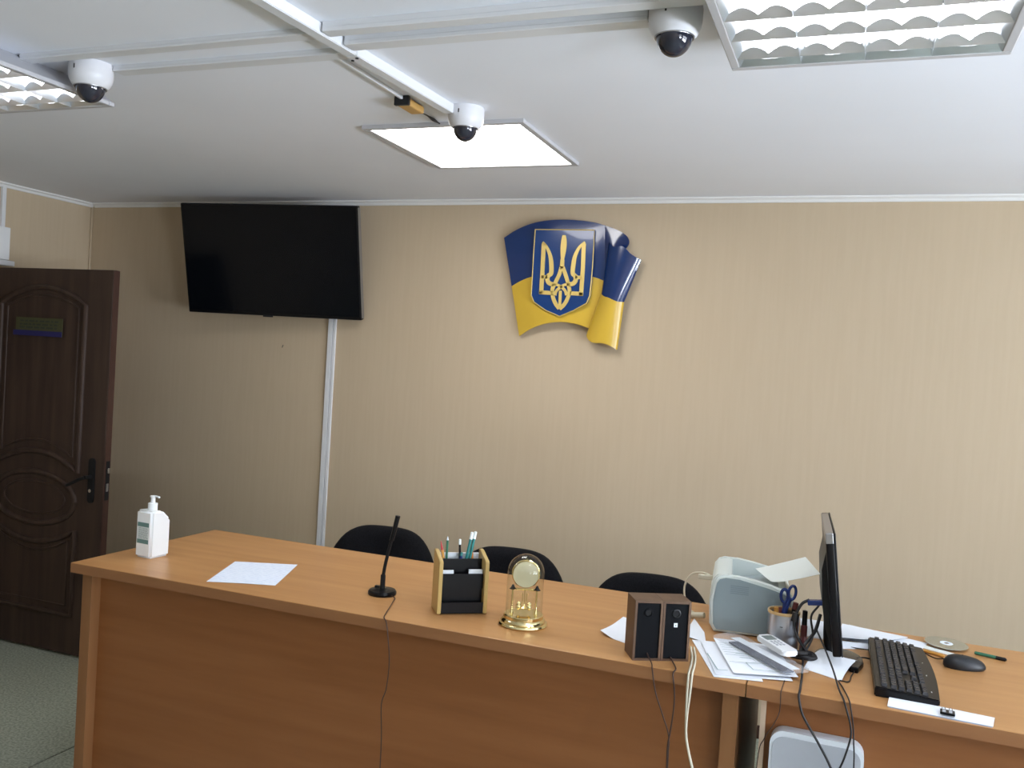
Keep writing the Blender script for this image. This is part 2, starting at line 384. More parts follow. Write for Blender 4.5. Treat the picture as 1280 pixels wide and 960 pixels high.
# ------------------------------------------------------------------ ceiling: LED panel, troffers, trunking, cameras
def led_panel():
    x0, x1, y0, y1 = -1.735, -1.105, 2.845, 3.497
    t = thing('led_panel_light', 'square lit LED panel on the ceiling in front of the wall emblem', 'ceiling light', ((x0+x1)/2, (y0+y1)/2, ZC))
    X, Y = (x1-x0)/2, (y1-y0)/2; f = .024
    b = NB()
    for a in ((-X, X, -Y, -Y+f), (-X, X, Y-f, Y), (-X, -X+f, -Y+f, Y-f), (X-f, X, -Y+f, Y-f)): bx(b, *a, -.014, 0, .002)
    obj('frame', b, 'trof_frame', t)
    b = NB(); prism(b, rrect(-X+f, X-f, -Y+f, Y-f, .01, 3), -.010, -.004); obj('diffuser', b, 'led', t)
led_panel()
def troffer(x0, y1, label):
    S = .60; x1 = x0+S; y0 = y1-S; z = ZC-.08
    t = thing('louver_light', label, 'ceiling light', (x0+S/2, y0+S/2, ZC), group='louvered fluorescent ceiling lights')
    h = S/2; b = NB(); hi_ = h-.10   # housing: open-bottom tray with sloping long sides
    for sx_ in (-1, 1):
        for e in (0, .004):
            pass
        prism(b, [(sx_*h, -.066), (sx_*hi_, 0), (sx_*(hi_-.006), 0), (sx_*(h-.006), -.066)], -h, h, XZ)
    for y in (-h, h-.003): prism(b, [(-h+.004, -.066), (h-.004, -.066), (hi_-.002, 0), (-hi_+.002, 0)], -y-.003, -y, XZ)
    bx(b, -hi_, hi_, -h, h, -.003, 0)
    obj('housing', b, 'trof_frame', t)
    b = NB(); bx(b, -hi_+.012, hi_-.012, -h+.006, h-.006, -.0052, -.0035); obj('inner_reflector', b, 'white', t)
    b = NB(); f = .018
    for a in ((-h-.004, h+.004, -h-.004, -h+f), (-h-.004, h+.004, h-f, h+.004), (-h-.004, -h+f, -h+f, h-f), (h-f, h+.004, -h+f, h-f)): bx(b, *a, -.08, -.066, .003)
    obj('frame', b, 'trof_frame', t)
    iw = (S-2*f)/4
    for k in range(4):
        cx = -h+f+iw*(k+.5)
        b = NB(); cyl(b, (cx, -h+.012, -.036), (cx, h-.012, -.036), .0135, 14); obj('tube', b, 'tube', t, 40)
        for s in (-1, 1):
            b = NB(); bx(b, cx-.012, cx+.012, s*(h-.008)-.004, s*(h-.008)+.004, -.055, -.02, .002); obj('lamp_holder', b, 'white', t)
    def vblade(L, wave):
        # V section blade along local X, upper edge scalloped to imitate the tube reflection, rests on z=-.078..-.04
        b = NB(); n = 48; rows = []
        for i in range(n+1):
            x = -L/2+L*i/n; u = abs(math.sin(PI*wave*i/n)) if wave else 1
            top = -.069+.014*u if wave else -.036
            w_ = .010*(.45+.55*u) if wave else .009
            rows.append([b.verts.new((x, -w_, top)), b.verts.new((x, -w_*.45, (top-.079)/2)), b.verts.new((x, 0, -.079)), b.verts.new((x, w_*.45, (top-.079)/2)), b.verts.new((x, w_, top))])
        for A, B in zip(rows, rows[1:]):
            for q in range(4): b.faces.new((A[q], A[q+1], B[q+1], B[q]))
            b.faces.new((A[4], A[0], B[0], B[4]))
        return b
    for k in range(1, 4): obj('louver_blade', vblade(S-2*f, 0), 'alu', t, 50, (-h+f+iw*k, 0, 0), (0, 0, PI/2))
    for k in range(5):
        y = h-.072-.118*k
        for q in range(4):
            o = obj('cross_blade', vblade(iw-.002, 2), 'alu', t, 50, (-h+f+iw*(q+.5), y, 0))
    for s in (-1, 1):
        for q in range(4):
            b = NB(); n = 12; cx = -h+f+iw*(q+.5); A = []; B = []
            for i in range(n+1):
                x = cx-iw/2+iw*i/n; u = math.sin(PI*i/n)
                A.append(b.verts.new((x, s*(h-f), -.079))); B.append(b.verts.new((x, s*(h-f-.014-.012*(1-u)), -.079+.012+.026*(1-u)**1.3)))
            for i in range(n): b.faces.new((A[i], A[i+1], B[i+1], B[i]))
            obj('end_reflector', b, 'alu', t, 60)
    for s in (-1, 1):
        b = NB(); a = [b.verts.new((s*(h-f), y, -.079)) for y in (-h+f, h-f)]; c = [b.verts.new((s*(h-f-.022), y, -.045)) for y in (-h+f, h-f)]
        b.faces.new((a[0], a[1], c[1], c[0])); obj('side_reflector', b, 'alu', t)
    return t
troffer(-.329, 2.25, 'lit louvered fluorescent light with four tubes at the top right of the ceiling')
troffer(-2.90, 2.245, 'lit louvered fluorescent light at the left edge of the ceiling, beyond the left dome camera')
b = NB()
def trunking(name, label, x0, x1, y0, y1, h=.018):
    b = NB(); bx(b, x0, x1, y0, y1, ZC-h*.55, ZC)
    tr = obj(name, b, 'trunk')
    tag(tr, label, 'trunking', 'white cable trunking on the ceiling')
    b = NB(); bx(b, x0-.0004, x1+.0004, y0-.0015, y1+.0015, ZC-h, ZC-h*.55, .002); obj('cover', b, 'trunk', tr)
    return tr
def slanted(name, label, y0, y1, w_, h_):
    b = NB(); xa = -1.3315+(y0-1.985)*.058; xb = -1.3315+(y1-1.985)*.058
    prism(b, [(xa-w_/2, y0), (xa+w_/2, y0), (xb+w_/2, y1), (xb-w_/2, y1)], ZC-h_, ZC)
    bmesh.ops.bevel(b, geom=list(b.edges), offset=.002, segments=2, affect='EDGES')
    o = obj(name, b, 'trunk'); tag(o, label, 'trunking', 'white cable trunking on the ceiling'); return o
slanted('cable_trunking', 'wide white trunking running across the ceiling from overhead to the middle crossing', -1.0, 2.098, .036, .030)
o = slanted('cable_trunking', 'white trunking leading from the crossing to the middle dome camera', 2.1, 2.655, .036, .030)
for x, y in ((-1.316, 2.115), (-1.338, 2.13)):
    b = NB(); cyl(b, (x, y, ZC-.030), (x, y, ZC-.033), .0045, 12); obj('screw', b, 'dark_grey', o)
trunking('cable_trunking', 'thin white trunking nearer the camera, running left from the crossing over the left light', -2.38, -1.356, 1.962, 2.0)
trunking('cable_trunking', 'white trunking running left from the crossing to the left dome camera', -2.166, -1.348, 2.108, 2.152)
trunking('cable_trunking', 'white trunking running right from the crossing, nearer the viewer, past the right dome camera', -1.310, -.345, 1.935, 1.972, .026)
trunking('cable_trunking', 'white trunking running right from the crossing into the right dome camera', -1.304, -.499, 2.03, 2.075, .026)
b = NB(); bx(b, -1.412, -1.402, 2.16, 2.545, ZC-.012, ZC, .002); o = obj('thin_trunking', b, 'trunk')
tag(o, 'narrow white cable channel ending at the amber connector block', 'trunking')
t = thing('connector_block', 'amber connector block hanging at the end of the narrow ceiling channel', 'connector')
b = NB(); bx(b, -1.432, -1.383, 2.545, 2.655, ZC-.028, ZC-.004, .006); obj('block_body', b, 'amber', t)
b = NB(); bx(b, -1.434, -1.381, 2.537, 2.552, ZC-.03, ZC, .003); obj('end_cap', b, 'dark_grey', t)
b = NB(); tube(b, [(-1.405, 2.65, ZC-.016), (-1.41, 2.69, ZC-.012), (-1.415, 2.74, ZC-.008), (-1.42, 2.80, ZC-.006), (-1.42, 2.845, ZC-.006)], lambda q: .0025+.004*max(0, 1-abs(q-.72)*5), 8); obj('wire', b, 'cable', t, 40)
# dome cameras
def dome(label, x, y, s=1.0, yaw=0):
    t = thing('dome_camera', label, 'security camera', (x, y, ZC), yaw, 'white dome cameras on the ceiling')
    b = NB(); lathe(b, [(0, 0), (.060, 0), (.0615, -.006), (.0612, -.034), (.059, -.048), (.052, -.062), (.046, -.068), (.043, -.0665), (.041, -.060), (0, -.060)], 40)
    for v in b.verts: v.co *= s
    obj('housing', b, 'cam_white', t, 40)
    b = NB(); k = 9
    lathe(b, [(.0415*math.cos(a), -.064-.048*math.sin(a)) for a in [PI/2*i/k for i in range(k)]]+[(0, -.112)], 32)
    for v in b.verts: v.co *= s
    o = obj('dome_cover', b, 'smoked', t, 60)
    b = NB(); lathe(b, [(.0435, -.064), (.046, -.0675), (.0448, -.0705), (.042, -.069)], 32)
    for v in b.verts: v.co *= s
    obj('rim', b, 'grey', o, 60)
    b = NB(); bx(b, -.0022*s, .0022*s, -.0622*s, -.0595*s, -.030*s, -.017*s, .0008); obj('screw_slot', b, 'dark_grey', t)
    b = NB(); bx(b, -.064*s, -.0595*s, -.009, .009, -.028*s, -.006*s, .001); obj('cable_entry', b, 'dark_grey', t)
    return t
dome('middle white dome camera on the ceiling, in front of the LED panel', -1.255, 2.705, .98)
dome('right white dome camera on the ceiling, beside the right louvered light', -.435, 2.035, 1.0, R(-10))
dome('left white dome camera on the ceiling, in front of the left louvered light', -2.228, 2.085, 1.04)

# ------------------------------------------------------------------ back wall: television, conduit, emblem
# television tilts forward from the wall
tv = thing('television', 'black flat television tilted forward on the back wall, switched off', 'television', (-2.995, 4.07, 2.129), (R(12.8), 0, R(6.8)))
TW, TH = .524, .301
b = NB(); bx(b, -TW, TW, -.022, .012, -TH, TH, .006); obj('bezel', b, 'black', tv)
b = NB(); bx(b, -TW+.011, TW-.011, -.0235, -.021, -TH+.018, TH-.010); obj('screen', b, 'screen', tv)
b = NB(); bx(b, -.28, .28, .010, .035, -.18, .18, .01); obj('rear_cover', b, 'black', tv)
b = NB(); bx(b, -.06, 0, -.024, -.02, -TH-.006, -TH+.004, .001); obj('sensor_bump', b, 'dark_grey', tv)
b = NB(); bx(b, TW, TW+.002, -.018, .010, -TH+.01, TH-.01); obj('side_strip', b, 'grey', tv)
b = NB(); bx(b, -.10, .10, .033, .045, -.15, .12); tube(b, [(0, .04, .08), (.01, .11, .06), (.02, .170, .045)], .018, 8); tube(b, [(0, .04, -.1), (.0, .08, -.1), (.0, .10, -.09)], .014, 8); obj('wall_bracket', b, 'dark_grey', tv)
b = NB(); bx(b, -2.723, -2.698, YB-.016, YB, .06, 1.96); cn = obj('wall_trunking', b, 'trunk'); tag(cn, 'white vertical cable trunking on the back wall below the television', 'trunking')
b = NB(); bx(b, -2.694, -2.678, YB-.012, YB, .06, 1.96, .002); obj('second_channel', b, 'trunk', cn)
b = NB(); tube(b, [(-3.022, YB, 1.676), (-3.02, YB-.006, 1.674), (-3.023, YB-.008, 1.662)], .0022, 6); o = obj('wall_nail', b, 'dark_grey'); tag(o, 'small bent dark nail in the wall below the television', 'nail')

# emblem: mapped from a flat drawing grid (5.333 units per drawing pixel) onto the wall plane
def ep(u, v, off=0):
    px, py = 600+u/5.3333, 260+v/5.3333
    d = CF+CR*((px-640)/CAM_F)-CU*((py-480)/CAM_F)
    return Vector((0, 0, 1.653))+d*((YB)/d.y)+Vector((0, -off, 0))
em = thing('wall_emblem', 'glossy blue and yellow flag shaped plaque with a gold trident shield on the wall', 'emblem', (0, 0, 0))
def resample(pts, n):
    P = [Vector((x, y, 0)) for x, y in pts]; P = catmull(P, 8)
    L = [0]
    for a, c in zip(P, P[1:]): L.append(L[-1]+(c-a).length)
    out = []; j = 0
    for i in range(n+1):
        s = L[-1]*i/n
        while j < len(L)-2 and L[j+1] < s: j += 1
        t = (s-L[j])/max(1e-9, L[j+1]-L[j]); out.append(P[j].lerp(P[j+1], min(1, t)))
    return out
def loft(name, top, bot, depth, m, n=28, k=10, th=.008, parent=em):
    A = resample(top, n); B = resample(bot, n); b = NB(); F = {}; G = {}
    for i in range(n+1):
        for j in range(k+1):
            p = A[i].lerp(B[i], j/k); d = depth(i/n, j/k)
            F[i, j] = b.verts.new(ep(p.x, p.y, d)); G[i, j] = b.verts.new(ep(p.x, p.y, max(.001, d-th)))
    for i in range(n):
        for j in range(k):
            b.faces.new((F[i, j], F[i+1, j], F[i+1, j+1], F[i, j+1])); b.faces.new((G[i, j+1], G[i+1, j+1], G[i+1, j], G[i, j]))
    ring = [(i, 0) for i in range(n)]+[(n, j) for j in range(k)]+[(i, k) for i in range(n, 0, -1)]+[(0, j) for j in range(k, 0, -1)]
    for q in range(len(ring)):
        a, c = ring[q], ring[(q+1) % len(ring)]; b.faces.new((F[a], G[a], G[c], F[c]))
    return obj(name, b, m, parent, 50)
dm = lambda u, v: .030+.030*math.sin(PI*min(1, u*1.02))*(1-.25*abs(v-.5))
loft('blue_field', [(175, 205), (250, 160), (350, 120), (450, 98), (570, 90), (700, 96), (800, 110), (890, 142)],
     [(225, 525), (300, 487), (380, 462), (480, 450), (580, 448), (690, 452), (780, 468), (850, 495)], dm, 'blue')
loft('yellow_field', [(225, 525), (300, 487), (380, 462), (480, 450), (580, 448), (690, 452), (780, 468), (850, 495)],
     [(275, 856), (350, 812), (450, 777), (560, 765), (650, 775), (700, 790), (735, 803), (790, 830)], dm, 'yellow')
loft('curled_edge', [(800, 110), (880, 135), (950, 165), (995, 200), (1005, 240), (980, 280)],
     [(850, 500), (860, 440), (868, 380), (873, 320), (876, 280), (880, 262)], lambda u, v: .028+.012*math.sin(PI*u), 'blue_dark')
dfold = lambda u, v: .045+.030*math.sin(PI*u)**.8
fold_l = [(875, 238), (865, 400), (845, 500), (825, 575)]
loft('folded_blue', [(875, 238), (905, 268), (940, 270), (980, 272), (1030, 320), (1088, 355)], [(825, 578), (850, 597), (880, 606), (910, 620), (940, 632), (974, 632)], dfold, 'blue', 22, 12)
loft('folded_yellow', [(825, 578), (850, 597), (880, 606), (910, 620), (940, 632), (974, 632)], [(725, 850), (745, 882), (785, 903), (840, 905), (885, 920), (928, 948)], dfold, 'yellow', 22, 12)
sh = [(398, 157), (788, 162), (782, 280), (775, 400), (766, 500), (756, 592), (735, 642), (650, 690), (558, 728), (468, 690), (390, 635), (371, 590), (378, 480), (388, 300)]
def plate(name, poly, d0, d1, m, parent=em):
    b = NB(); a = [b.verts.new(ep(x, y, d0)) for x, y in poly]; c = [b.verts.new(ep(x, y, d1)) for x, y in poly]; n = len(poly)
    b.faces.new(a); b.faces.new(c)
    for i in range(n): b.faces.new((a[i], a[(i+1) % n], c[(i+1) % n], c[i]))
    return obj(name, b, m, parent)
shd = plate('shield', sh, .045, .0660, 'shield_blue')
b = NB(); P = [ep(x, y, .0665) for x, y in sh]; tube(b, P+[P[0]], .0026, 6, 0); obj('shield_rim', b, 'gold', shd)
def stroke(b, pts, w, off0=.064, off1=.0705):
    P = catmull([Vector((x, y, 0)) for x, y in pts], 6); L = []; Rr = []
    for i, p in enumerate(P):
        d = (P[min(i+1, len(P)-1)]-P[max(0, i-1)]).normalized(); n = Vector((-d.y, d.x, 0)); t = i/(len(P)-1)
        ww = w(t) if callable(w) else w
        L.append(p+n*ww); Rr.append(p-n*ww)
    V = [[b.verts.new(ep(q.x, q.y, o_)) for q in (L[i], Rr[i])]+[] for i in range(len(P)) for o_ in (off1,)]
    U = [[b.verts.new(ep(q.x, q.y, off0)) for q in (L[i], Rr[i])] for i in range(len(P))]
    for i in range(len(P)-1):
        b.faces.new((V[i][0], V[i][1], V[i+1][1], V[i+1][0]))
        b.faces.new((V[i][0], V[i+1][0], U[i+1][0], U[i][0])); b.faces.new((V[i][1], U[i][1], U[i+1][1], V[i+1][1]))
    b.faces.new((V[0][0], U[0][0], U[0][1], V[0][1])); b.faces.new((V[-1][1], U[-1][1], U[-1][0], V[-1][0]))
b = NB()
def lin(*p):  # straight polyline helper (dense enough to keep corners)
    o = []
    for a, c in zip(p, p[1:]): o += [(a[0]+(c[0]-a[0])*t/3, a[1]+(c[1]-a[1])*t/3) for t in range(3)]
    return o+[p[-1]]
stroke(b, lin((455, 250), (447, 420), (437, 582)), 13); stroke(b, lin((426, 570), (520, 576)), 13)
stroke(b, [(449, 240), (475, 275), (497, 330), (505, 390), (503, 445), (485, 462), (478, 485), (490, 510), (520, 520)], lambda t: 6+8*min(1, t*3))
stroke(b, lin((440, 470), (485, 468)), 11)
stroke(b, lin((719, 250), (712, 420), (700, 592)), 13); stroke(b, lin((625, 576), (712, 582)), 13)
stroke(b, [(726, 240), (690, 275), (662, 330), (650, 390), (646, 445), (662, 465), (665, 490), (650, 512), (620, 520)], lambda t: 6+8*min(1, t*3))
stroke(b, lin((660, 472), (706, 474)), 11)
stroke(b, [(589, 196), (587, 250), (582, 310), (577, 370), (574, 420)], lambda t: 4+15*math.sin(PI*min(1, .08+t*1.1)**.8) if t < .7 else 13)
stroke(b, [(572, 400), (556, 455), (530, 510), (512, 550), (515, 600), (532, 645), (556, 678)], 12)
stroke(b, [(578, 400), (598, 455), (614, 510), (624, 560), (612, 610), (588, 652), (558, 680)], 12)
stroke(b, [(515, 515), (545, 522), (575, 540), (596, 562), (604, 590)], 9)
stroke(b, [(625, 518), (592, 522), (562, 540), (538, 562), (528, 590)], 9)
stroke(b, lin((564, 560), (560, 660)), 9)
obj('trident', b, 'gold', shd, 40)

# ------------------------------------------------------------------ benches
k_ = .856
XD0, XS, XD1, YF, YR = -2.465, -.208, 1.05, 2.322, 3.062
ZT = ZD
def bench(label, x0, x1, sideL, sideR, front):
    t = thing('office_bench', label, 'desk', ((x0+x1)/2, (YF+YR)/2, 0), group='beech benches')
    cx, cy = (x0+x1)/2, (YF+YR)/2
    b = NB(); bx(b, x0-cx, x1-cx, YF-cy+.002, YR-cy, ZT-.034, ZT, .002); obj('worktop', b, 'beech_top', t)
    b = NB(); bx(b, x0-cx+.001, x1-cx-.001, YF-cy, YF-cy+.0018, ZT-.033, ZT-.001); obj('front_edge_band', b, 'beech_edge', t)
    for (a, c, m) in (sideL, sideR):
        b = NB(); bx(b, a-cx, c-cx, 2.36-cy, YR-.03-cy, 0, ZT-.034, .001); obj('side_panel', b, 'beech_side_shaded', t)
        if m:
            b = NB(); bx(b, a-cx, c-cx, 2.358-cy, 2.36-cy, .001, ZT-.035); obj('side_edge_band', b, m, t)
    b = NB(); bx(b, front[0]-cx, front[1]-cx, front[2]-cy, front[2]+.018-cy, .04, ZT-.0345); obj('front_panel', b, 'beech_front_shaded', t)
    return t
t1 = bench('long beech bench with the sanitizer bottle, microphone and clock on it', XD0, XS-.0012, (-2.447, -2.405, None), (-.268, -.228, None), (-2.405, -.268, 2.40))
t2 = bench('right beech bench with the keyboard and monitor on it', XS+.0012, XD1, (-.171, -.158, 'pale_edge'), (1.0, 1.018, 'pale_edge'), (-.158, 1.0, 2.375))

# chairs
def make_chair(label, loc, rz, top):
    t = thing('office_chair', label, 'chair', loc, rz, 'black fabric chairs behind the bench')
    # backrest: rounded upholstered slab, face at local -y (sitter looks to -y)
    b = NB(); n = 24; prof = []
    for i in range(n+1):
        x = -.237+.474*i/n; a = abs(x)/.237
        prof.append((x, top-.118*a**4.2-.012*a*a))
    low = [(x, top-.36+.05*(abs(x)/.237)**3) for x, z in prof[::-1]]
    poly = prof+low; NV = len(poly)
    cxz = (0, top-.18); rings = []
    for sc_, off in ((.0, -.034), (.8, -.036), (.95, -.03), (1, -.012), (1, .012), (.95, .026), (.8, .03), (0, .03)):
        rings.append([b.verts.new((cxz[0]+(x-cxz[0])*max(sc_, .001), off-.10*((x/.237)**2)*.35+.03, cxz[1]+(z-cxz[1])*max(sc_, .001))) for x, z in poly])
    for A, B in zip(rings, rings[1:]):
        for i in range(NV): b.faces.new((A[i], A[(i+1) % NV], B[(i+1) % NV], B[i]))
    b.faces.new(rings[0]); b.faces.new(rings[-1][::-1])
    obj('backrest', b, 'fabric', t, 60)
    b = NB(); prism(b, rrect(-.235, .235, -.46, -.02, .08), .42, .48); bmesh.ops.bevel(b, geom=[e for e in b.edges if abs(e.verts[0].co.z-e.verts[1].co.z) < 1e-6], offset=.018, segments=3, affect='EDGES'); obj('seat', b, 'fabric', t, 50)
    for s in (-1, 1):
        b = NB(); tube(b, [(s*.225, .0, top-.25), (s*.228, .015, .60), (s*.232, -.01, .46), (s*.24, .02, .25), (s*.245, .06, .012)], .011, 8); obj('leg', b, 'black', t, 40)
        b = NB(); tube(b, [(s*.228, -.02, .405), (s*.235, -.22, .405), (s*.24, -.41, .40), (s*.245, -.45, .25), (s*.247, -.46, .012)], .011, 8); obj('leg', b, 'black', t, 40)
    b = NB(); cyl(b, (-.235, -.40, .405), (.235, -.40, .405), .010); cyl(b, (-.232, -.02, .405), (.232, -.02, .405), .010); obj('seat_rail', b, 'black', t, 40)
    return t
# the sitters would face the viewer
ch = make_chair('black fabric chair behind the bench, nearest the white wall trunking', (-1.872, 3.44, 0), R(6), .905)
c2 = copy_tree(ch); c2.location = (-1.28, 3.44, -.017); c2['label'] = 'black fabric chair behind the desk organizer and the glass domed clock'
c3 = copy_tree(ch); c3.location = (-.690, 3.44, -.044); c3['label'] = 'black fabric chair behind the two small speakers, beside the printer'
for c_, dz in ((c2, .017), (c3, .044)):
    for chd in c_.children:
        if chd.name.startswith('leg'):
            chd.data = chd.data.copy()
            for v in chd.data.vertices:
                if v.co.z < .03: v.co.z += dz

# ------------------------------------------------------------------ sanitizer bottle
def rot_frame(p, ang, z=ZD): return dict(loc=(p[0], p[1], z), rot=(0, 0, ang))
t = thing('sanitizer_bottle', 'white pump bottle of hand sanitizer at the left end of the bench', 'bottle', (-2.291, 2.505, ZD), R(86))
Wd, Dp, Hb = .090, .078, .170
b = NB()
prof = [(0, 0), (Wd, 0), (Wd, .134), (.052, Hb-.002), (0.0, Hb)]
a = [b.verts.new((x, 0, z)) for x, z in prof]; c = [b.verts.new((x, Dp, z)) for x, z in prof]
b.faces.new(a); b.faces.new(c[::-1])
for i in range(5): b.faces.new((a[i], a[(i+1) % 5], c[(i+1) % 5], c[i]))
bmesh.ops.recalc_face_normals(b, faces=b.faces)
bmesh.ops.bevel(b, geom=list(b.edges), offset=.008, segments=3, affect='EDGES')
obj('bottle_body', b, 'bottle', t, 50)
cb_ = (.033, .034, 0)
b = NB(); lathe(b, [(0, Hb-.003), (.0165, Hb-.003), (.0165, Hb+.023), (.015, Hb+.0245), (0, Hb+.0245)], 28, cb_); obj('screw_collar', b, 'bottle', t, 40)
b = NB(); lathe(b, [(0, Hb+.024), (.0085, Hb+.024), (.0075, Hb+.044), (.011, Hb+.046), (.011, Hb+.050), (0, Hb+.051)], 20, cb_)
tube(b, [(.033, .034, Hb+.0485), (.034, .020, Hb+.0488), (.033, .004, Hb+.047)], .0038, 8); obj('pump_head', b, 'bottle', t, 40)
b = NB(); bx(b, -.0008, -.0001, .012, .066, .052, .128); lb = obj('label', b, 'label_white', t)
b = NB(); bx(b, -.0012, -.0007, .012, .066, .112, .127); bx(b, -.0012, -.0007, .012, .066, .052, .067); obj('label_band', b, 'label_green', lb)
b = NB()
for z in (.107, .102, .097, .092, .087, .082, .077, .072):
    y = .060
    while y > .018:
        l = random.uniform(.004, .012); bx(b, -.0012, -.0007, max(.015, y-l), y, z-.0013, z+.0013); y -= l+.002
obj('label_text', b, 'label_grey', lb)

# ------------------------------------------------------------------ flat sheet
b = NB(); sheet(b, [(-1.934-(-1.88), 2.374-2.55), (-1.725+1.88, 2.456-2.55), (-1.833+1.88, 2.739-2.55), (-2.038+1.88, 2.651-2.55)], 0, 8, lambda u, v: .0012*(1-v)*abs(math.sin(3*u)))
o = obj('paper_sheet', b, 'sheet_text', None, None, (-1.88, 2.55, ZD+.0002)); tag(o, 'single printed sheet lying flat on the bench, right of the sanitizer bottle', 'paper')

# ------------------------------------------------------------------ microphone
t = thing('desk_microphone', 'black gooseneck microphone on a round base on the bench', 'microphone', (-1.386, 2.560, ZD))
b = NB(); lathe(b, [(0, 0), (.044, 0), (.046, .003), (.046, .010), (.042, .015), (.016, .0175), (.013, .019), (0, .019)], 36); obj('base', b, 'black', t, 40)
b = NB(); box(b, (-.024, .012, .019), (.018, .012, .008), .002); obj('switch', b, 'dark_grey', t)
b = NB(); lathe(b, [(0, .017), (.0085, .017), (.0080, .062), (.0065, .064), (0, .064)], 20, (.0, 0, 0)); obj('stem_socket', b, 'black_matte', t, 40)
b = NB(); tube(b, [(0, 0, .060), (.004, .002, .095), (.010, .004, .130), (.020, .006, .178)], .0055, 10); obj('gooseneck', b, 'black_matte', t, 40)
b = NB(); tube(b, [(.020, .006, .176), (.026, .008, .205), (.0355, .011, .258)], lambda q: .0068+.0012*q, 12); obj('capsule', b, 'black', t, 40)
b = NB(); tube(b, [(.040, -.016, .006), (.064, -.032, .004), (.078, -.070, .0035), (.098, -.125, .0035), (.120, -.190, .0035), (.137, -.233, .0025), (.150, -.2425, -.006), (.158, -.244, -.04), (.168, -.243, -.12), (.163, -.243, -.2), (.150, -.243, -.25), (.156, -.243, -.34), (.158, -.243, -.46), (.16, -.243, -.80)], .0017, 6, 5); obj('cable', b, 'cable_brown', t, 60)

# ------------------------------------------------------------------ desk organizer
ang = R(36)
t = thing('desk_organizer', 'desk organizer with tan wooden sides and black trays holding pencils', 'organizer', (-1.133, 2.443, ZD), ang)
W_, D_ = .155, .098
for x in (0, W_-.012):
    b = NB(); prism(b, [(0, .004), (.006, 0), (D_, 0), (D_, .182), (D_-.018, .182), (.006, .164), (0, .158)], 0, .012, Matrix.Translation((x, 0, 0)) @ YZ)
    bmesh.ops.bevel(b, geom=list(b.edges), offset=.0012, segments=2, affect='EDGES'); obj('side_board', b, 'tan', t)
b = NB(); i0, i1 = .012, W_-.012
bx(b, i0, i1, .004, .098, .003, .008); bx(b, i0, i1, .004, .007, .008, .036); bx(b, i0, i1, .096, .099, .008, .155)
bx(b, i0, i1, .030, .033, .008, .09); obj('bottom_tray', b, 'black', t)
b = NB(); bx(b, i0, i1, .022, .096, .088, .091); bx(b, i0, i1, .020, .023, .075, .120); obj('middle_tray', b, 'black', t)
b = NB(); bx(b, i0, i1, .050, .053, .091, .160); bx(b, i0, i1, .053, .096, .10, .103); obj('top_compartment', b, 'black', t)
def paperbox(name, label, parent_loc, x0, x1, y0, y1, z0, z1):
    b = NB(); bx(b, x0, x1, y0, y1, z0, z1); o = obj(name, b, 'card', None, None, (-1.133, 2.443, ZD), (0, 0, ang)); tag(o, label, 'paper'); return o
paperbox('note_cards', 'white cards at the left of the middle slot of the organizer', None, .0135, .050, .026, .034, .0915, .129)
paperbox('note_cards', 'white cards at the right of the middle slot of the organizer', None, .098, .1415, .026, .034, .0915, .131)
paperbox('note_cards', 'white cards standing in the rear compartment of the organizer', None, .015, .1405, .086, .0945, .1035, .170)
def stick(name, label, cat, p, q, r, body, tip=None, tipl=.02, tipm=None, cap=None):
    """p, q in organizer coordinates"""
    T = Matrix.Translation((-1.133, 2.443, ZD)) @ Matrix.Rotation(ang, 4, 'Z')
    p = (p[0]*1.14, p[1], p[2]); q = (q[0]*1.14, q[1], q[2])
    P, Q = T @ Vector(p), T @ Vector(q); d = (Q-P); L = d.length
    t = thing(name, label, cat, P, d.to_track_quat('Z', 'Y').to_euler(), 'pens and pencils in the desk organizer')
    b = NB(); lathe(b, [(0, 0), (r, 0), (r, L-tipl), (0, L-tipl)], 6 if tip == 'pencil' else 14); obj('barrel', b, body, t, 30)
    b = NB()
    if tip == 'pencil': lathe(b, [(0, L-tipl), (r*.98, L-tipl), (r*.25, L-.003), (0, L)], 8)
    else: lathe(b, [(0, L-tipl), (r*1.15, L-tipl), (r*1.1, L-.002), (0, L)], 14)
    obj('tip' if tip == 'pencil' else 'cap', b, tipm or body, t, 30)
    return t
Zf = .1035
stick('pencil', 'red pencil leaning at the left end of the organizer', 'pencil', (.030, .060, .1035), (.012, .075, .212), .0042, 'orange_wood', 'pencil', .030, 'red')
stick('pencil', 'dark green pencil upright beside the red one in the organizer', 'pencil', (.030, .072, .1035), (.031, .076, .226), .0036, 'green', 'pencil', .014, 'card')
stick('pen', 'black pen with a pale top in the middle of the organizer', 'pen', (.070, .075, .1035), (.066, .080, .216), .0036, 'black', None, .018, 'cap')
stick('marker_pen', 'left teal pen with a clear white end in the organizer', 'pen', (.076, .064, .1035), (.098, .072, .240), .0046, 'teal', None, .024, 'cap')
stick('marker_pen', 'right teal pen with a clear white end in the organizer', 'pen', (.086, .066, .1035), (.108, .075, .241), .0046, 'teal', None, .024, 'cap')
stick('pencil', 'short orange pencil at the right of the teal pens in the organizer', 'pencil', (.104, .070, .1035), (.100, .074, .186), .0042, 'orange', 'pencil', .012, 'orange')
stick('pen', 'short blue pen in front of the teal pens in the organizer', 'pen', (.066, .062, .1035), (.070, .066, .178), .0044, 'navy', None, .012, 'teal')

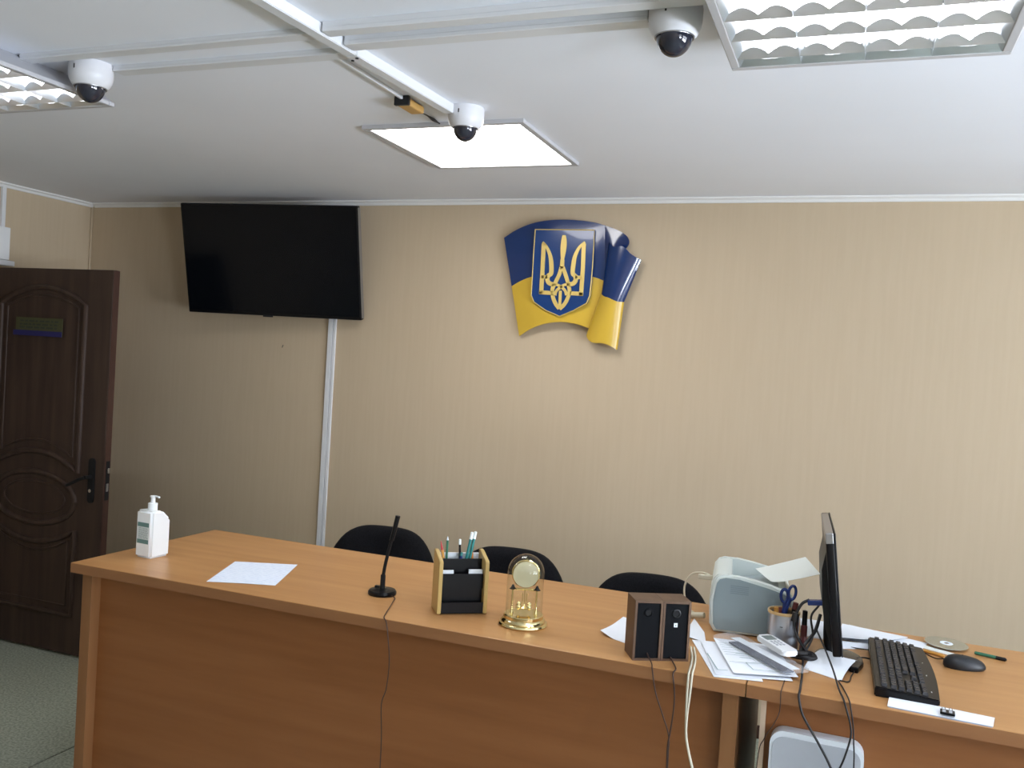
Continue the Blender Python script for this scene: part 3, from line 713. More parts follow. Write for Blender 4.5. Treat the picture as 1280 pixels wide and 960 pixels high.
# ------------------------------------------------------------------ anniversary clock
t = thing('dome_clock', 'brass clock under a tall glass dome on the bench', 'clock', (-.875, 2.497, ZD), R(19))
b = NB(); lathe(b, [(0, 0), (.071, 0), (.0735, .004), (.071, .009), (.066, .011), (.065, .017), (.062, .021), (.0595, .0225), (.059, .031), (.057, .033), (0, .033)], 56); obj('base', b, 'brass', t, 35)
b = NB(); k = 14; r0 = .0545; hs = .156
P = [(r0, .033), (r0, hs)]+[(r0*math.cos(PI/2*i/k), hs+r0*1.0*math.sin(PI/2*i/k)) for i in range(1, k)]+[(0, hs+r0)]
b.free(); b = NB(); lathe(b, P, 48); obj('glass_dome', b, 'glass', t, 60)
b = NB(); cyl(b, (0, -.010, .150), (0, .006, .150), .0375, 40); dl = obj('back_plate', b, 'dial', t, 40)
b = NB(); lathe(b, [(.0375, 0), (.0415, 0), (.0425, .004), (.040, .006), (.0375, .004), (.0375, 0)], 40, (0, .010, .150), Matrix.Rotation(PI/2, 4, 'X')); obj('dial_ring', b, 'brass', dl, 40)
for s in (-1, 1):
    b = NB(); lathe(b, [(.0, .033), (.006, .033), (.004, .040), (.0028, .044), (.0028, .101), (.006, .103), (.009, .1045), (0, .1045)], 16, (s*.036, .0, 0)); p_ = obj('pillar', b, 'brass', t, 40)
    b = NB(); lathe(b, [(0, .1045), (.011, .1045), (.006, .109), (.0025, .117), (0, .118)], 14, (s*.036, 0, 0)); obj('finial', b, 'black', p_, 40)
b = NB(); cyl(b, (-.036, .004, .1035), (.036, .004, .1035), .003); obj('bridge', b, 'brass', t, 40)
b = NB(); cyl(b, (0, .004, .050), (0, .004, .115), .0016); cyl(b, (-.006, .004, .060), (-.006, .004, .092), .0014); cyl(b, (.006, .004, .060), (.006, .004, .092), .0014)
lathe(b, [(0, .046), (.012, .047), (.014, .050), (.004, .054), (.002, .060), (0, .060)], 20, (0, .004, 0)); pd = obj('pendulum', b, 'brass', t, 40)
for i in range(4):
    a = PI/4+i*PI/2; b = NB(); bmesh.ops.create_uvsphere(b, u_segments=16, v_segments=10, radius=.0078)
    bmesh.ops.translate(b, vec=(.022*math.cos(a), .004+.022*math.sin(a), .054), verts=b.verts)
    cyl(b, (.008*math.cos(a), .004+.008*math.sin(a), .049), (.020*math.cos(a), .004+.020*math.sin(a), .052), .0014, 6); obj('pendulum_ball', b, 'brass', pd, 60)

# ------------------------------------------------------------------ speakers and the sheet behind
b = NB(); sheet(b, [(-.646, 2.526), (-.55, 2.478), (-.46, 2.64), (-.631, 2.747)], ZD+.0003, 8, lambda u, v: .012*max(0, 1-u*2.2)*max(0, 1-v*1.6)**1.5)
o = obj('paper_sheet', b, 'paper'); tag(o, 'white sheet with a lifted corner showing from behind the left speaker', 'paper')
sp_ang = R(27.8)
def speaker(label, ox, sticker, ring):
    t = thing('desktop_speaker', label, 'speaker', (-.508+ox*math.cos(sp_ang), 2.348+ox*math.sin(sp_ang), ZD), sp_ang, 'pair of small wooden speakers')
    w_, d_, h_ = .0765, .085, .161; e = .006
    b = NB(); bx(b, 0, w_, 0, d_, h_-e, h_); bx(b, 0, w_, 0, d_, 0, e); bx(b, 0, e, 0, d_, e, h_-e); bx(b, w_-e, w_, 0, d_, e, h_-e); bx(b, e, w_-e, d_-.004, d_, e, h_-e); obj('cabinet', b, 'spk_wood', t)
    b = NB(); bx(b, e, w_-e, .004, .009, e, h_-e); pn = obj('rear_panel', b, 'spk_panel', t)
    b = NB(); lathe(b, [(.0085, 0), (.0115, 0), (.0115, .0022), (.0085, .003), (.0085, 0)], 28, (w_/2, .004, .128), Matrix.Rotation(PI/2, 4, 'X')); obj('port_ring', b, 'dark_grey' if ring else 'spk_panel', pn, 40)
    b = NB(); cyl(b, (w_/2, .0042, .128), (w_/2, .0035, .128), .0085, 24); obj('port_hole', b, 'black_matte', pn)
    if sticker:
        b = NB(); bx(b, w_/2-.006, w_/2+.004, .0032, .004, .091, .102); s_ = obj('sticker', b, 'card', pn)
        b = NB(); bx(b, w_/2-.0025, w_/2+.0008, .0028, .0032, .094, .0985); obj('sticker_mark', b, 'label_grey', s_)
    return t
speaker('small brown speaker with a black rear panel, the left of the pair', 0, False, False)
speaker('small brown speaker with a white square sticker, the right of the pair', .0775, True, True)
YE = YF-.004
def cable(name, label, pts, r, m):
    b = NB(); tube(b, pts, r, 7, 6); o = obj(name, b, m, None, 60); tag(o, label, 'cable'); return o
def sp(x, y, z):  # point in speaker frame
    v = Matrix.Rotation(sp_ang, 3, 'Z') @ Vector((x, y, z)); return (v.x-.508, v.y+2.348, v.z+ZD)
cable('speaker_cable', 'thin dark cable falling from the left speaker over the bench edge',
      [sp(.040, .0025, .020), sp(.042, -.012, .012), (-.452, YF+.010, ZD+.006), (-.446, YE-.002, ZD-.006), (-.434, YE-.004, ZD-.06), (-.410, YE-.004, ZD-.12), (-.392, YE-.004, ZD-.17), (-.390, YE-.004, ZD-.25), (-.385, YE-.004, ZD-.6)], .0017, 'cable_brown')
cable('speaker_cable', 'thin dark cable falling from the right speaker over the bench edge',
      [sp(.105, .0025, .010), sp(.106, -.010, .006), (-.388, YF+.008, ZD+.005), (-.392, YE-.002, ZD-.006), (-.386, YE-.003, ZD-.045), (-.384, YE-.003, ZD-.09), (-.389, YE-.004, ZD-.155), (-.3935, YE-.006, ZD-.2), (-.392, YE-.004, ZD-.28), (-.390, YE-.004, ZD-.6)], .0020, 'cable_brown')
for k, dx in ((0, 0), (1, .009)):
    cable('cream_cable', ['left cream cable hanging over the bench edge beside the right speaker', 'right cream cable hanging over the bench edge beside the paper pile'][k],
          [(-.385+dx, 2.54, ZD+.004), (-.366+dx, 2.45, ZD+.004), (-.357+dx, 2.38, ZD+.005), (-.353+dx, YF+.01, ZD+.005), (-.352+dx, YE-.003, ZD-.004), (-.352+dx*.8, YE-.006, ZD-.05), (-.351+dx*.3, YE-.006, ZD-.10), (-.348+dx*.1, YE-.006-k*.006, ZD-.15), (-.340+dx*.1, YE-.006-k*.006, ZD-.19), (-.322, YE-.006-k*.006, ZD-.25), (-.30, YE-.006-k*.006, ZD-.33), (-.28, YE-.006-k*.006, ZD-.7)], .0031, 'cream_cable')

# ------------------------------------------------------------------ printer
t = thing('laser_printer', 'ivory and grey laser printer on the bench with a sheet in its output', 'printer', (-.361, 2.736, ZD), R(7))
PW, PD = .235, .30
side = [(0.010, .004), (.0, .02), (-.004, .09), (0.004, .158), (.012, .170), (.03, .176), (.07, .175), (.12, .168), (.17, .158), (.215, .146), (.228, .138), (.235, .12), (.235, .02), (.228, .004)]
def side_prism(name, poly, y0, y1, m, bev=0, parent=t):
    b = NB(); prism(b, poly, -y1, -y0, XZ)
    if bev: bmesh.ops.bevel(b, geom=[e for e in b.edges if abs(e.verts[0].co.y-e.verts[1].co.y) < 1e-5], offset=bev, segments=3, affect='EDGES')
    return obj(name, b, m, parent, 45)
def inset(poly, d, top=0): 
    cx = sum(p[0] for p in poly)/len(poly); cz = sum(p[1] for p in poly)/len(poly)
    return [(x-(d if x > cx else -d), z-(d+top if z > cz else -d)) for x, z in poly]
side_prism('end_shell', side, 0, .026, 'printer_body', .006)
side_prism('end_shell', side, PD-.026, PD, 'printer_body', .006)
side_prism('grey_side_panel', inset(side, .0075), -.0025, .004, 'printer_side')
rear = [(0.004, .010), (-.004, .02), (-.008, .09), (0.0, .158), (.012, .171), (.045, .176), (.055, .172), (.062, .10), (.062, .01)]
side_prism('rear_cover', rear, .022, PD-.022, 'printer_body', .004)
side_prism('output_tray', [(.045, .01), (.045, .125), (.075, .120), (.16, .132), (.205, .140), (.205, .01)], .026, PD-.026, 'printer_in')
side_prism('front_cover', [(.195, .01), (.195, .139), (.215, .144), (.233, .12), (.236, .01)], .024, PD-.024, 'printer_body', .003)
side_prism('input_slot', [(.2355, .03), (.2355, .06), (.2375, .06), (.2375, .03)], .04, PD-.04, 'printer_in')
b = NB()
for i in range(5): bx(b, .052, .105, -.0030, -.0024, .124+i*.0055, .1265+i*.0055)
obj('vent_slots', b, 'printer_vent', t)
# sheet leaning out of the output, up to the right
b = NB(); n = 8; F = []; G = []
SN = [Vector((-.200, 2.80, 1.044)), Vector((-.154, 2.80, 1.052)), Vector((-.0604, 2.80, 1.086))]
SF = [Vector((-.262, 2.975, 1.040)), Vector((-.215, 2.98, 1.056)), Vector((-.112, 2.98, 1.097))]
for i in range(n+1):
    u = i/n; q = lambda S: S[0]*(1-u)**2+(S[1]*2-(S[0]+S[2])/2)*2*u*(1-u)+S[2]*u*u
    row = [q(SN), q(SF)]
    F.append([b.verts.new(v) for v in row]); G.append([b.verts.new(v-Vector((0, 0, .0007))) for v in row])
for i in range(n):
    b.faces.new((F[i][0], F[i+1][0], F[i+1][1], F[i][1])); b.faces.new((G[i][1], G[i+1][1], G[i+1][0], G[i][0]))
    for q in (0, 1): b.faces.new((F[i][q], F[i+1][q], G[i+1][q], G[i][q]))
b.faces.new((F[0][0], F[0][1], G[0][1], G[0][0])); b.faces.new((F[n][0], F[n][1], G[n][1], G[n][0]))
o = obj('printed_sheet', b, 'paper_warm', None, 60); tag(o, 'pale sheet sticking out of the top of the printer', 'paper')
# printer cables at its rear (left)
cable('power_cable', 'grey-cream cable looping behind the printer', [(-.395, 2.90, ZD+.135), (-.42, 2.91, ZD+.137), (-.455, 2.925, ZD+.125), (-.475, 2.93, ZD+.09), (-.474, 2.925, ZD+.05), (-.455, 2.92, ZD+.012), (-.44, 2.91, ZD+.006)], .0032, 'cream_cable')
b = NB(); box(b, (-.405, 2.895, ZD+.128), (.05, .012, .016), .004, rz=R(5)); o = obj('cable_plug', b, 'cream_cable'); tag(o, 'cream plug in the back of the printer', 'plug')
b = NB(); tube(b, [(-.46, 2.86, ZD+.010), (-.43, 2.85, ZD+.013), (-.395, 2.84, ZD+.02)], .009, 10); o = obj('cable_grip', b, 'cream_cable', None, 60); tag(o, 'cream cable grip lying on the bench at the back of the printer', 'plug')

# ------------------------------------------------------------------ pen cup
t = thing('pen_cup', 'brushed metal cup with a wooden rim holding scissors, beside the printer', 'pen cup', (-.150, 2.695, ZD))
b = NB(); lathe(b, [(0, .0), (.042, 0), (.044, .002), (.044, .104), (.0425, .105), (.041, .104), (.041, .004), (0, .004)], 44); obj('cup_body', b, 'cup', t, 40)
b = NB(); lathe(b, [(.0405, .101), (.0448, .101), (.0455, .106), (.0445, .109), (.041, .109), (.040, .104), (.0405, .101)], 44); obj('rim', b, 'cup_rim', t, 50)
b = NB(); box(b, (-.002, -.0441, .070), (.008, .0012, .0022), 0, rz=R(0)); obj('maker_mark', b, 'dark_grey', t)
t = thing('scissors', 'scissors with navy blue handles standing in the metal cup', 'scissors', (-.150, 2.695, ZD+.006), R(15))
def ringm(c, rx, rz, th, tilt, m):
    b = NB(); P = []
    for i in range(25):
        a = 2*PI*i/24; v = Matrix.Rotation(tilt, 3, 'Y') @ Vector((rx*math.cos(a), 0, rz*math.sin(a))); P.append(Vector(c)+v)
    tube(b, P, th, 8, 0); return b
b = ringm((.020, .0, .155), .010, .020, .0042, R(5), 0); tube(b, [(.016, 0, .137), (.008, 0, .115), (.002, 0, .09)], .006, 8); obj('handle', b, 'navy', t, 60)
b = ringm((.000, .006, .143), .010, .019, .0045, R(-3), 0); tube(b, [(.002, .006, .125), (.002, .006, .108), (.0, .004, .09)], .006, 8); obj('handle', b, 'navy', t, 60)
for s in (0, 1):
    b = NB(); prism(b, [(-.006, .0), (.001, .0), (.006, .09), (-.003, .09)], 0, .0015, Matrix.Translation((s*.002, s*.003, .001)) @ XZ); obj('blade', b, 'steel', t)
def cuppen(name, label, cat, p, q, r, m, m2=None, g='pens in the metal cup'):
    P, Q = Vector(p), Vector(q); d = Q-P
    t = thing(name, label, cat, P, d.to_track_quat('Z', 'Y').to_euler(), g); L = d.length
    b = NB(); lathe(b, [(0, 0), (r, 0), (r, L-.02), (0, L-.02)], 14); obj('barrel', b, m, t, 40)
    b = NB(); lathe(b, [(0, L-.02), (r*1.1, L-.02), (r, L-.001), (0, L)], 14); obj('cap', b, m2 or m, t, 40)
cuppen('pen', 'dark burgundy marker at the right of the metal cup', 'pen', (-.140, 2.70, ZD+.006), (-.118, 2.700, ZD+.135), .0075, 'black', 'burgundy')
cuppen('pen', 'orange pencil stub inside the rim of the metal cup at its left', 'pencil', (-.165, 2.70, ZD+.006), (-.172, 2.705, ZD+.112), .007, 'orange_wood', 'orange_wood')
cuppen('pen', 'thin burgundy pen standing deep in the metal cup beside the scissors', 'pen', (-.150, 2.68, ZD+.006), (-.160, 2.672, ZD+.122), .004, 'burgundy', 'burgundy')
t = thing('red_marker', 'dark red marker standing just right of the metal cup', 'pen', (-.092, 2.70, ZD))
b = NB(); lathe(b, [(0, 0), (.0095, 0), (.009, .07), (.007, .075), (0, .075)], 18); obj('barrel', b, 'burgundy', t, 40)
b = NB(); lathe(b, [(0, .075), (.0075, .075), (.007, .115), (0, .117)], 18); obj('cap', b, 'black', t, 40)

# ------------------------------------------------------------------ paper pile, sleeve, small device
def paper(name, label, quad, z, curl=None, m='paper', cat='paper', n=8, group=None):
    b = NB(); sheet(b, quad, z, n, curl); o = obj(name, b, m); tag(o, label, cat, group); return o
G = 'papers in the pile in front of the printer'
paper('paper_sheet', 'lowest sheet of the pile, its left corner reaching behind the right speaker', [(-.395, 2.62), (-.290, 2.330), (-.17, 2.36), (-.25, 2.66)], ZD+.0003, lambda u, v: .001, group=G)
paper('paper_sheet', 'sheet leaning against the side of the right speaker at the left of the pile', [(-.425, 2.64), (-.355, 2.62), (-.375, 2.72), (-.425, 2.84)], ZD+.0003, lambda u, v: .004*(1-u), group=G)
paper('paper_sheet', 'middle sheet of the pile with thin green lines', [(-.365, 2.60), (-.288, 2.345), (-.10, 2.40), (-.17, 2.65)], ZD+.003, lambda u, v: .003*(1-u), group=G)
paper('paper_sheet', 'top sheet of the pile with a printed table box', [(-.335, 2.625), (-.245, 2.362), (-.088, 2.420), (-.17, 2.67)], ZD+.0075, lambda u, v: .006*(1-v)*(1-u)+.002, group=G)
b = NB()
def seg(b, p, q, z, w_=.0011):
    p, q = Vector((*p, z)), Vector((*q, z)); d = (q-p).normalized(); n = Vector((-d.y, d.x, 0))*w_
    vs = [b.verts.new(v) for v in (p+n, p-n, q-n, q+n)]; b.faces.new(vs)
    vs2 = [b.verts.new(v+Vector((0, 0, .0002))) for v in (p+n, p-n, q-n, q+n)]; b.faces.new(vs2)
    for i in range(4): b.faces.new((vs[i], vs[(i+1) % 4], vs2[(i+1) % 4], vs2[i]))
top = [o for o in C.objects if o.get('label', '').startswith('top sheet of the pile')][0]
for p, q in (((-.225, 2.455), (-.200, 2.405)), ((-.200, 2.405), (-.135, 2.425)), ((-.225, 2.455), (-.160, 2.475)), ((-.26, 2.52), (-.17, 2.545)), ((-.245, 2.49), (-.155, 2.51))): seg(b, p, q, ZD+.0138)
for i in range(9):
    f = .06+.09*i
    p0 = Vector((-.318, 2.600)).lerp(Vector((-.250, 2.39)), f); q0 = p0+Vector((.055+.03*random.random(), .018+.008*random.random()))
    if i not in (6, 7): seg(b, p0, q0, ZD+.0165-.002*f, .0006)
obj('printed_lines', b, 'ink_green', top)
mid = [o for o in C.objects if o.get('label', '').startswith('middle sheet of the pile')][0]
b = NB(); seg(b, (-.333, 2.50), (-.287, 2.375), ZD+.0072); seg(b, (-.287, 2.375), (-.262, 2.383), ZD+.0072); obj('printed_lines', b, 'ink_green', mid)
# plastic sleeve with a dark strip inside
t = thing('plastic_sleeve', 'clear plastic sleeve with a dark strip inside, lying across the paper pile', 'plastic sleeve', (-.20, 2.54, ZD+.016), R(-49))
b = NB(); n = 14; F = {}; random.seed(3)
for i in range(n+1):
    for j in range(7):
        x = -.155+.31*i/n; y = -.045+.09*j/6
        F[i, j] = b.verts.new((x, y, .004+.006*math.sin(PI*j/6)+random.uniform(0, .007)))
G2 = {k: b.verts.new((v.co.x, v.co.y, .0003)) for k, v in F.items()}
for i in range(n):
    for j in range(6):
        b.faces.new((F[i, j], F[i+1, j], F[i+1, j+1], F[i, j+1])); b.faces.new((G2[i, j], G2[i, j+1], G2[i+1, j+1], G2[i+1, j]))
ring = [(i, 0) for i in range(n)]+[(n, j) for j in range(6)]+[(i, 6) for i in range(n, 0, -1)]+[(0, j) for j in range(6, 0, -1)]
for q in range(len(ring)):
    a, c = ring[q], ring[(q+1) % len(ring)]; b.faces.new((F[a], G2[a], G2[c], F[c]))
obj('sleeve_film', b, 'sleeve', t)
b = NB(); bx(b, -.10, .150, -.030, .002, .0012, .0045, .0008); obj('dark_strip', b, 'sleeve_dark', t)
b = NB(); bx(b, -.14, .13, .004, .035, .0008, .0018); obj('pale_insert', b, 'card', t)
# small white handheld device
t = thing('handheld_device', 'small white handheld device with a grey display on the sleeve beside the cup', 'device', (-.156, 2.578, ZD+.031), (0, R(2), R(-52)))
b = NB(); prism(b, rrect(-.068, .068, -.024, .024, .010), 0, .014); bmesh.ops.bevel(b, geom=[e for e in b.edges if abs(e.verts[0].co.z-e.verts[1].co.z) < 1e-6], offset=.003, segments=2, affect='EDGES'); obj('casing', b, 'white', t, 50)
b = NB(); prism(b, rrect(-.056, -.024, -.016, .016, .003), .0138, .0148); obj('display', b, 'lens', t)
for i in range(3):
    for j in range(3):
        b = NB(); prism(b, rrect(-.014+i*.013, -.006+i*.013, -.014+j*.011, -.008+j*.011, .0015, 2), .0138, .0152); obj('button', b, 'box_face', t)

# ------------------------------------------------------------------ monitor
t = thing('computer_monitor', 'black computer monitor seen edge-on behind the keyboard', 'monitor', (.005, 2.66, ZD))
b = NB(); lathe(b, [(0, 0), (.085, 0), (.088, .004), (.084, .011), (.03, .018), (0, .018)], 40)
for v in b.verts: v.co.x *= .75
obj('stand_base', b, 'black_gloss', t, 40)
b = NB(); tube(b, [(-.02, .03, .012), (-.028, .03, .05), (-.032, .03, .11), (-.040, .03, .17)], lambda q: .017-.003*q, 12); obj('stand_neck', b, 'black', t, 40)
# panel group: local y = screen width, tilted back and turned a little
T = Matrix.Translation((.002, -.125, .044)) @ Matrix.Rotation(R(3.5), 4, 'Z') @ Matrix.Rotation(R(-7), 4, 'Y')
def tb(b): bmesh.ops.transform(b, matrix=T, verts=b.verts)
b = NB(); bx(b, -.016, .006, 0, .40, 0, .330, .004); tb(b); obj('panel_casing', b, 'black', t, 50)
b = NB(); bx(b, .006, .010, 0, .40, 0, .330, .0015); bx(b, .0098, .0105, .016, .384, .02, .318); tb(b); obj('screen_bezel', b, 'dark_grey', t)
b = NB(); bx(b, -.0165, .004, -.0008, .38, .302, .3305, .002); tb(b); obj('side_strip', b, 'grey', t)  # grey piece stands in for light caught on the top of the edge
b = NB(); prism(b, [(-.016, .0), (-.030, .06), (-.034, .12), (-.030, .22), (-.016, .27)], -.34, -.06, XZ); tb(b); obj('rear_bulge', b, 'dark_grey', t, 30)
b = NB(); box(b, (-.052, .075, .128), (.04, .02, .014), .003, mtx=T); obj('video_plug', b, 'navy', t)
b = NB()
tube(b, [(-.085, -.055, .170), (-.105, -.06, .155), (-.12, -.065, .115), (-.115, -.07, .08), (-.095, -.07, .045), (-.07, -.075, .02)], .0042, 8)
obj('video_cable', b, 'cable', t, 60)
b = NB(); tube(b, [(-.118, -.066, .132), (-.121, -.067, .108)], .009, 10, 3); obj('cable_ferrite', b, 'cable', t, 60)
b = NB(); tube(b, [(-.06, -.02, .15), (-.078, -.04, .12), (-.07, -.05, .07), (-.085, -.075, .03), (-.075, -.08, .024)], .003, 8)
tube(b, [(-.055, 0, .12), (-.065, -.03, .08), (-.085, -.05, .05), (-.10, -.07, .025)], .005, 8); obj('cable_bundle', b, 'cable', t, 60)
b = NB(); tube(b, [(-.12, -.07, .013), (-.10, -.095, .020), (-.075, -.10, .022), (-.06, -.085, .02), (-.07, -.065, .024), (-.095, -.06, .022), (-.118, -.075, .02), (-.105, -.1, .03), (-.08, -.095, .032)], .0075, 10); obj('cable_coil', b, 'cable', t, 60)

# note on the stand base
b = NB(); sheet(b, [(-.080, 2.530), (.016, 2.476), (.067, 2.700), (-.020, 2.735)], ZD+.0005, 10, lambda u, v: .024*math.sin(PI*min(1, v*1.05))**.7*(1-.3*u))
o = obj('note_sheet', b, 'paper'); tag(o, 'white note sheet draped over the monitor foot', 'paper')
b = NB(); box(b, (.052, 2.60, ZD+.008), (.024, .07, .016), .004, rz=R(-12)); o = obj('cable_adapter', b, 'black'); tag(o, 'small black adapter beside the note sheet, toward the keyboard', 'adapter')
cable('adapter_cable', 'thin cable running from the black adapter to the keyboard', [(.050, 2.635, ZD+.008), (.055, 2.67, ZD+.012), (.072, 2.70, ZD+.008), (.09, 2.71, ZD+.004)], .0022, 'cable')
cable('adapter_cable', 'thin crooked cable from the black adapter toward the bench edge', [(.047, 2.563, ZD+.006), (.040, 2.53, ZD+.003), (.033, 2.475, ZD+.003), (.010, 2.47, ZD+.003), (.02, 2.42, ZD+.003), (.035, YF+.01, ZD+.004), (.040, YE-.003, ZD-.01), (.048, YE-.004, ZD-.05), (.052, YE-.008, ZD-.09), (.056, YE-.016, ZD-.16), (.056, YE-.016, ZD-.4)], .0018, 'cable')
cable('monitor_cable', 'thick black cable falling from the monitor over the bench edge', [(-.085, 2.57, ZD+.02), (-.082, 2.50, ZD+.01), (-.080, 2.42, ZD+.006), (-.079, YF+.012, ZD+.006), (-.080, YE-.004, ZD-.006), (-.070, YE-.014, ZD-.04), (-.052, YE-.014, ZD-.07), (-.025, YE-.014, ZD-.11), (.005, YE-.016, ZD-.16), (.05, YE-.02, ZD-.26), (.08, YE-.02, ZD-.5)], .0031, 'cable')
cable('monitor_cable', 'black cable hanging from the back of the monitor across the note sheet', [(-.055, 2.60, ZD+.09), (-.045, 2.585, ZD+.075), (-.025, 2.52, ZD+.055), (-.005, 2.44, ZD+.035), (.010, 2.37, ZD+.015), (.022, YF+.006, ZD+.005), (.030, YE-.006, ZD-.012), (.042, YE-.008, ZD-.05), (.044, YE-.012, ZD-.08), (.03, YE-.016, ZD-.14), (.01, YE-.016, ZD-.19), (-.01, YE-.016, ZD-.24), (-.05, YE-.016, ZD-.45)], .0024, 'cable')
cable('thin_cable', 'thin grey cable dropping from under the paper pile', [(-.120, 2.41, ZD+.001+.0012), (-.122, YF+.006, ZD+.003), (-.123, YE-.002, ZD-.006), (-.123, YE-.003, ZD-.05), (-.135, YE-.004, ZD-.085), (-.155, YE-.004, ZD-.125), (-.168, YE-.004, ZD-.19), (-.172, YE-.004, ZD-.5)], .0013, 'cable_brown')

# ------------------------------------------------------------------ paper stack behind the monitor, keyboard, mouse, disc, pens
GS = 'papers at the back of the right bench'
paper('paper_stack', 'stack of white sheets on the bench between the cup and the monitor', [(-.105, 2.845), (-.02, 2.845), (-.02, 3.05), (-.118, 3.045)], ZD+.0003, lambda u, v: .004, group=GS)
b = NB(); bx(b, -.108, -.022, 2.848, 3.045, ZD+.0002, ZD+.0042); o = obj('paper_stack', b, 'paper'); tag(o, 'thin block of white sheets under the top sheet behind the cup', 'paper', GS)
paper('paper_sheet', 'white sheet lying behind the keyboard along the back edge of the bench', [(.010, 2.87), (.225, 2.875), (.255, 2.99), (.03, 3.055)], ZD+.0003, lambda u, v: .004*(1-u), group=GS)
paper('paper_sheet', 'upper white sheet right of the monitor, its near edge curling up', [(-.002, 2.83), (.10, 2.86), (.20, 3.0), (.01, 3.045)], ZD+.006, lambda u, v: .012*(1-v)**2+.001, group=GS)
paper('paper_sheet', 'rolled edged white sheet between the monitor and the keyboard', [(-.005, 2.77), (.085, 2.82), (.085, 2.86), (.0, 2.86)], ZD+.0005, lambda u, v: .010*math.sin(PI*v), group=GS)
# keyboard: long side along Y, space-bar side toward +X
t = thing('computer_keyboard', 'black computer keyboard lying lengthwise on the right bench', 'keyboard', (.094, 2.404, ZD), R(1.2))
KL, KW = .462, .152
b = NB()
def kz(x): return .026-.010*(x/KW)
n = 16; ra = []; rb = []
out = []
for i in range(n+1):
    y = KL*i/n; out.append((KW+.010*math.sin(PI*i/n)-.004, y))
poly = [(0, KL), (0, 0)]+out
A = [b.verts.new((x, y, .0005)) for x, y in poly]; B = [b.verts.new((x, y, kz(min(x, KW)))) for x, y in poly]
b.faces.new(A); b.faces.new(B[::-1])
for i in range(len(poly)): b.faces.new((A[i], A[(i+1) % len(poly)], B[(i+1) % len(poly)], B[i]))
bmesh.ops.recalc_face_normals(b, faces=b.faces); bmesh.ops.bevel(b, geom=list(b.edges), offset=.003, segments=2, affect='EDGES')
obj('keyboard_case', b, 'black', t, 45)
kp = 0.0186; kmesh = {}
slope = math.atan(.010/KW)
def key(xc, yc, wy, wx=.0142):
    k = (round(wy, 4), wx)
    if k not in kmesh:
        b = NB(); h = .0085
        a = [b.verts.new(v) for v in ((-wx/2, -wy/2, 0), (wx/2, -wy/2, 0), (wx/2, wy/2, 0), (-wx/2, wy/2, 0))]
        c = [b.verts.new((v.co.x*.76, v.co.y*(1-.005/wy), h)) for v in a]
        b.faces.new(c)
        for i in range(4): b.faces.new((a[i], a[(i+1) % 4], c[(i+1) % 4], c[i]))
        o = obj('key', b, 'key', t); kmesh[k] = o.data
    else:
        o = bpy.data.objects.new('key', kmesh[k]); C.objects.link(o); o.parent = t
    o.location = (xc, yc, kz(xc)-.0005); o.rotation_euler = (0, slope, 0)
# left end of the keyboard is at high y (far), number pad is near the bench edge: rows along y
def row(xc, items, y0, y1):
    tot = sum(abs(a) for a in items); u = (y1-y0)/tot; y = y1
    for a in items:
        if a > 0: key(xc, y-a*u/2, a*u-.0016)
        y -= abs(a)*u
Y0, Y1 = .012, .450
row(.022, [1, -.7, 1, 1, 1, 1, -.4, 1, 1, 1, 1, -.4, 1, 1, 1, 1, -.35, 1, 1, 1, -.35, 1, 1, 1, 1], Y0, Y1)
row(.044, [1]*13+[2, -.35, 1, 1, 1, -.35, 1, 1, 1, 1], Y0, Y1)
row(.062, [1.5]+[1]*12+[1.5, -.35, 1, 1, 1, -.35, 1, 1, 1, 1], Y0, Y1)
row(.080, [1.75]+[1]*11+[2.25, -3.7, 1, 1, 1, 1], Y0, Y1)
row(.098, [2.25]+[1]*10+[2.75, -1.35, 1, -1.35, 1, 1, 1, 1], Y0, Y1)
row(.116, [1.4, 1.2, 1.2, 6, 1.2, 1.2, 1.2, 1.6, -.35, 1, 1, 1, -.35, 2, 1, 1], Y0, Y1)
b = NB()
for y in (.05, .055, .185, .19, .30): box(b, (.134, y, kz(.134)+.0002), (.0025, .003, .0006), 0)
obj('legend_marks', b, 'card', t)
cable('mouse_cable', 'thin cable from the mouse to behind the keyboard', [(.290, 2.822, ZD+.008), (.268, 2.832, ZD+.002), (.25, 2.85, ZD+.002), (.235, 2.872, ZD+.002), (.18, 2.885, ZD+.0028)], .0016, 'cable')
cable('keyboard_cable', 'thin dark cable leaving the keyboard toward the monitor', [(.093, 2.775, ZD+.012), (.07, 2.80, ZD+.004), (.03, 2.80, ZD+.003), (-.003, 2.785, ZD+.003)], .0018, 'cable')
# mouse
t = thing('computer_mouse', 'dark grey computer mouse right of the keyboard', 'mouse', (.334, 2.785, ZD), R(13))
b = NB(); n = 20; rings = []
for i, (s, z) in enumerate(((.94, .0005), (1, .004), (1.0, .012), (.93, .020), (.80, .027), (.58, .032), (.30, .0345), (0, .035))):
    ring = []
    for q in range(28):
        a = 2*PI*q/28; x = .056*math.cos(a)*(s if s else .001); y = .031*math.sin(a)*(s if s else .001)*(1-.10*math.cos(a))
        zz = z*(1-.16*(x/.056)) if z > .01 else z
        ring.append(b.verts.new((x*-1 if False else x, y, zz)))
    rings.append(ring)
for A, B in zip(rings, rings[1:]):
    for q in range(28): b.faces.new((A[q], A[(q+1) % 28], B[(q+1) % 28], B[q]))
b.faces.new(rings[0][::-1]); b.faces.new(rings[-1])
obj('shell', b, 'dark_grey', t, 60)
b = NB(); cyl(b, (-.033, -.003, .0255), (-.033, .003, .0255), .007, 16); obj('wheel', b, 'black_matte', t, 40)
b = NB(); tube(b, [(-.050, 0, .0235), (-.03, 0, .0303), (-.008, 0, .0352), (-.002, .012, .0338), (0, .022, .0282)], .0010, 6); obj('button_seam', b, 'black_matte', t, 60)
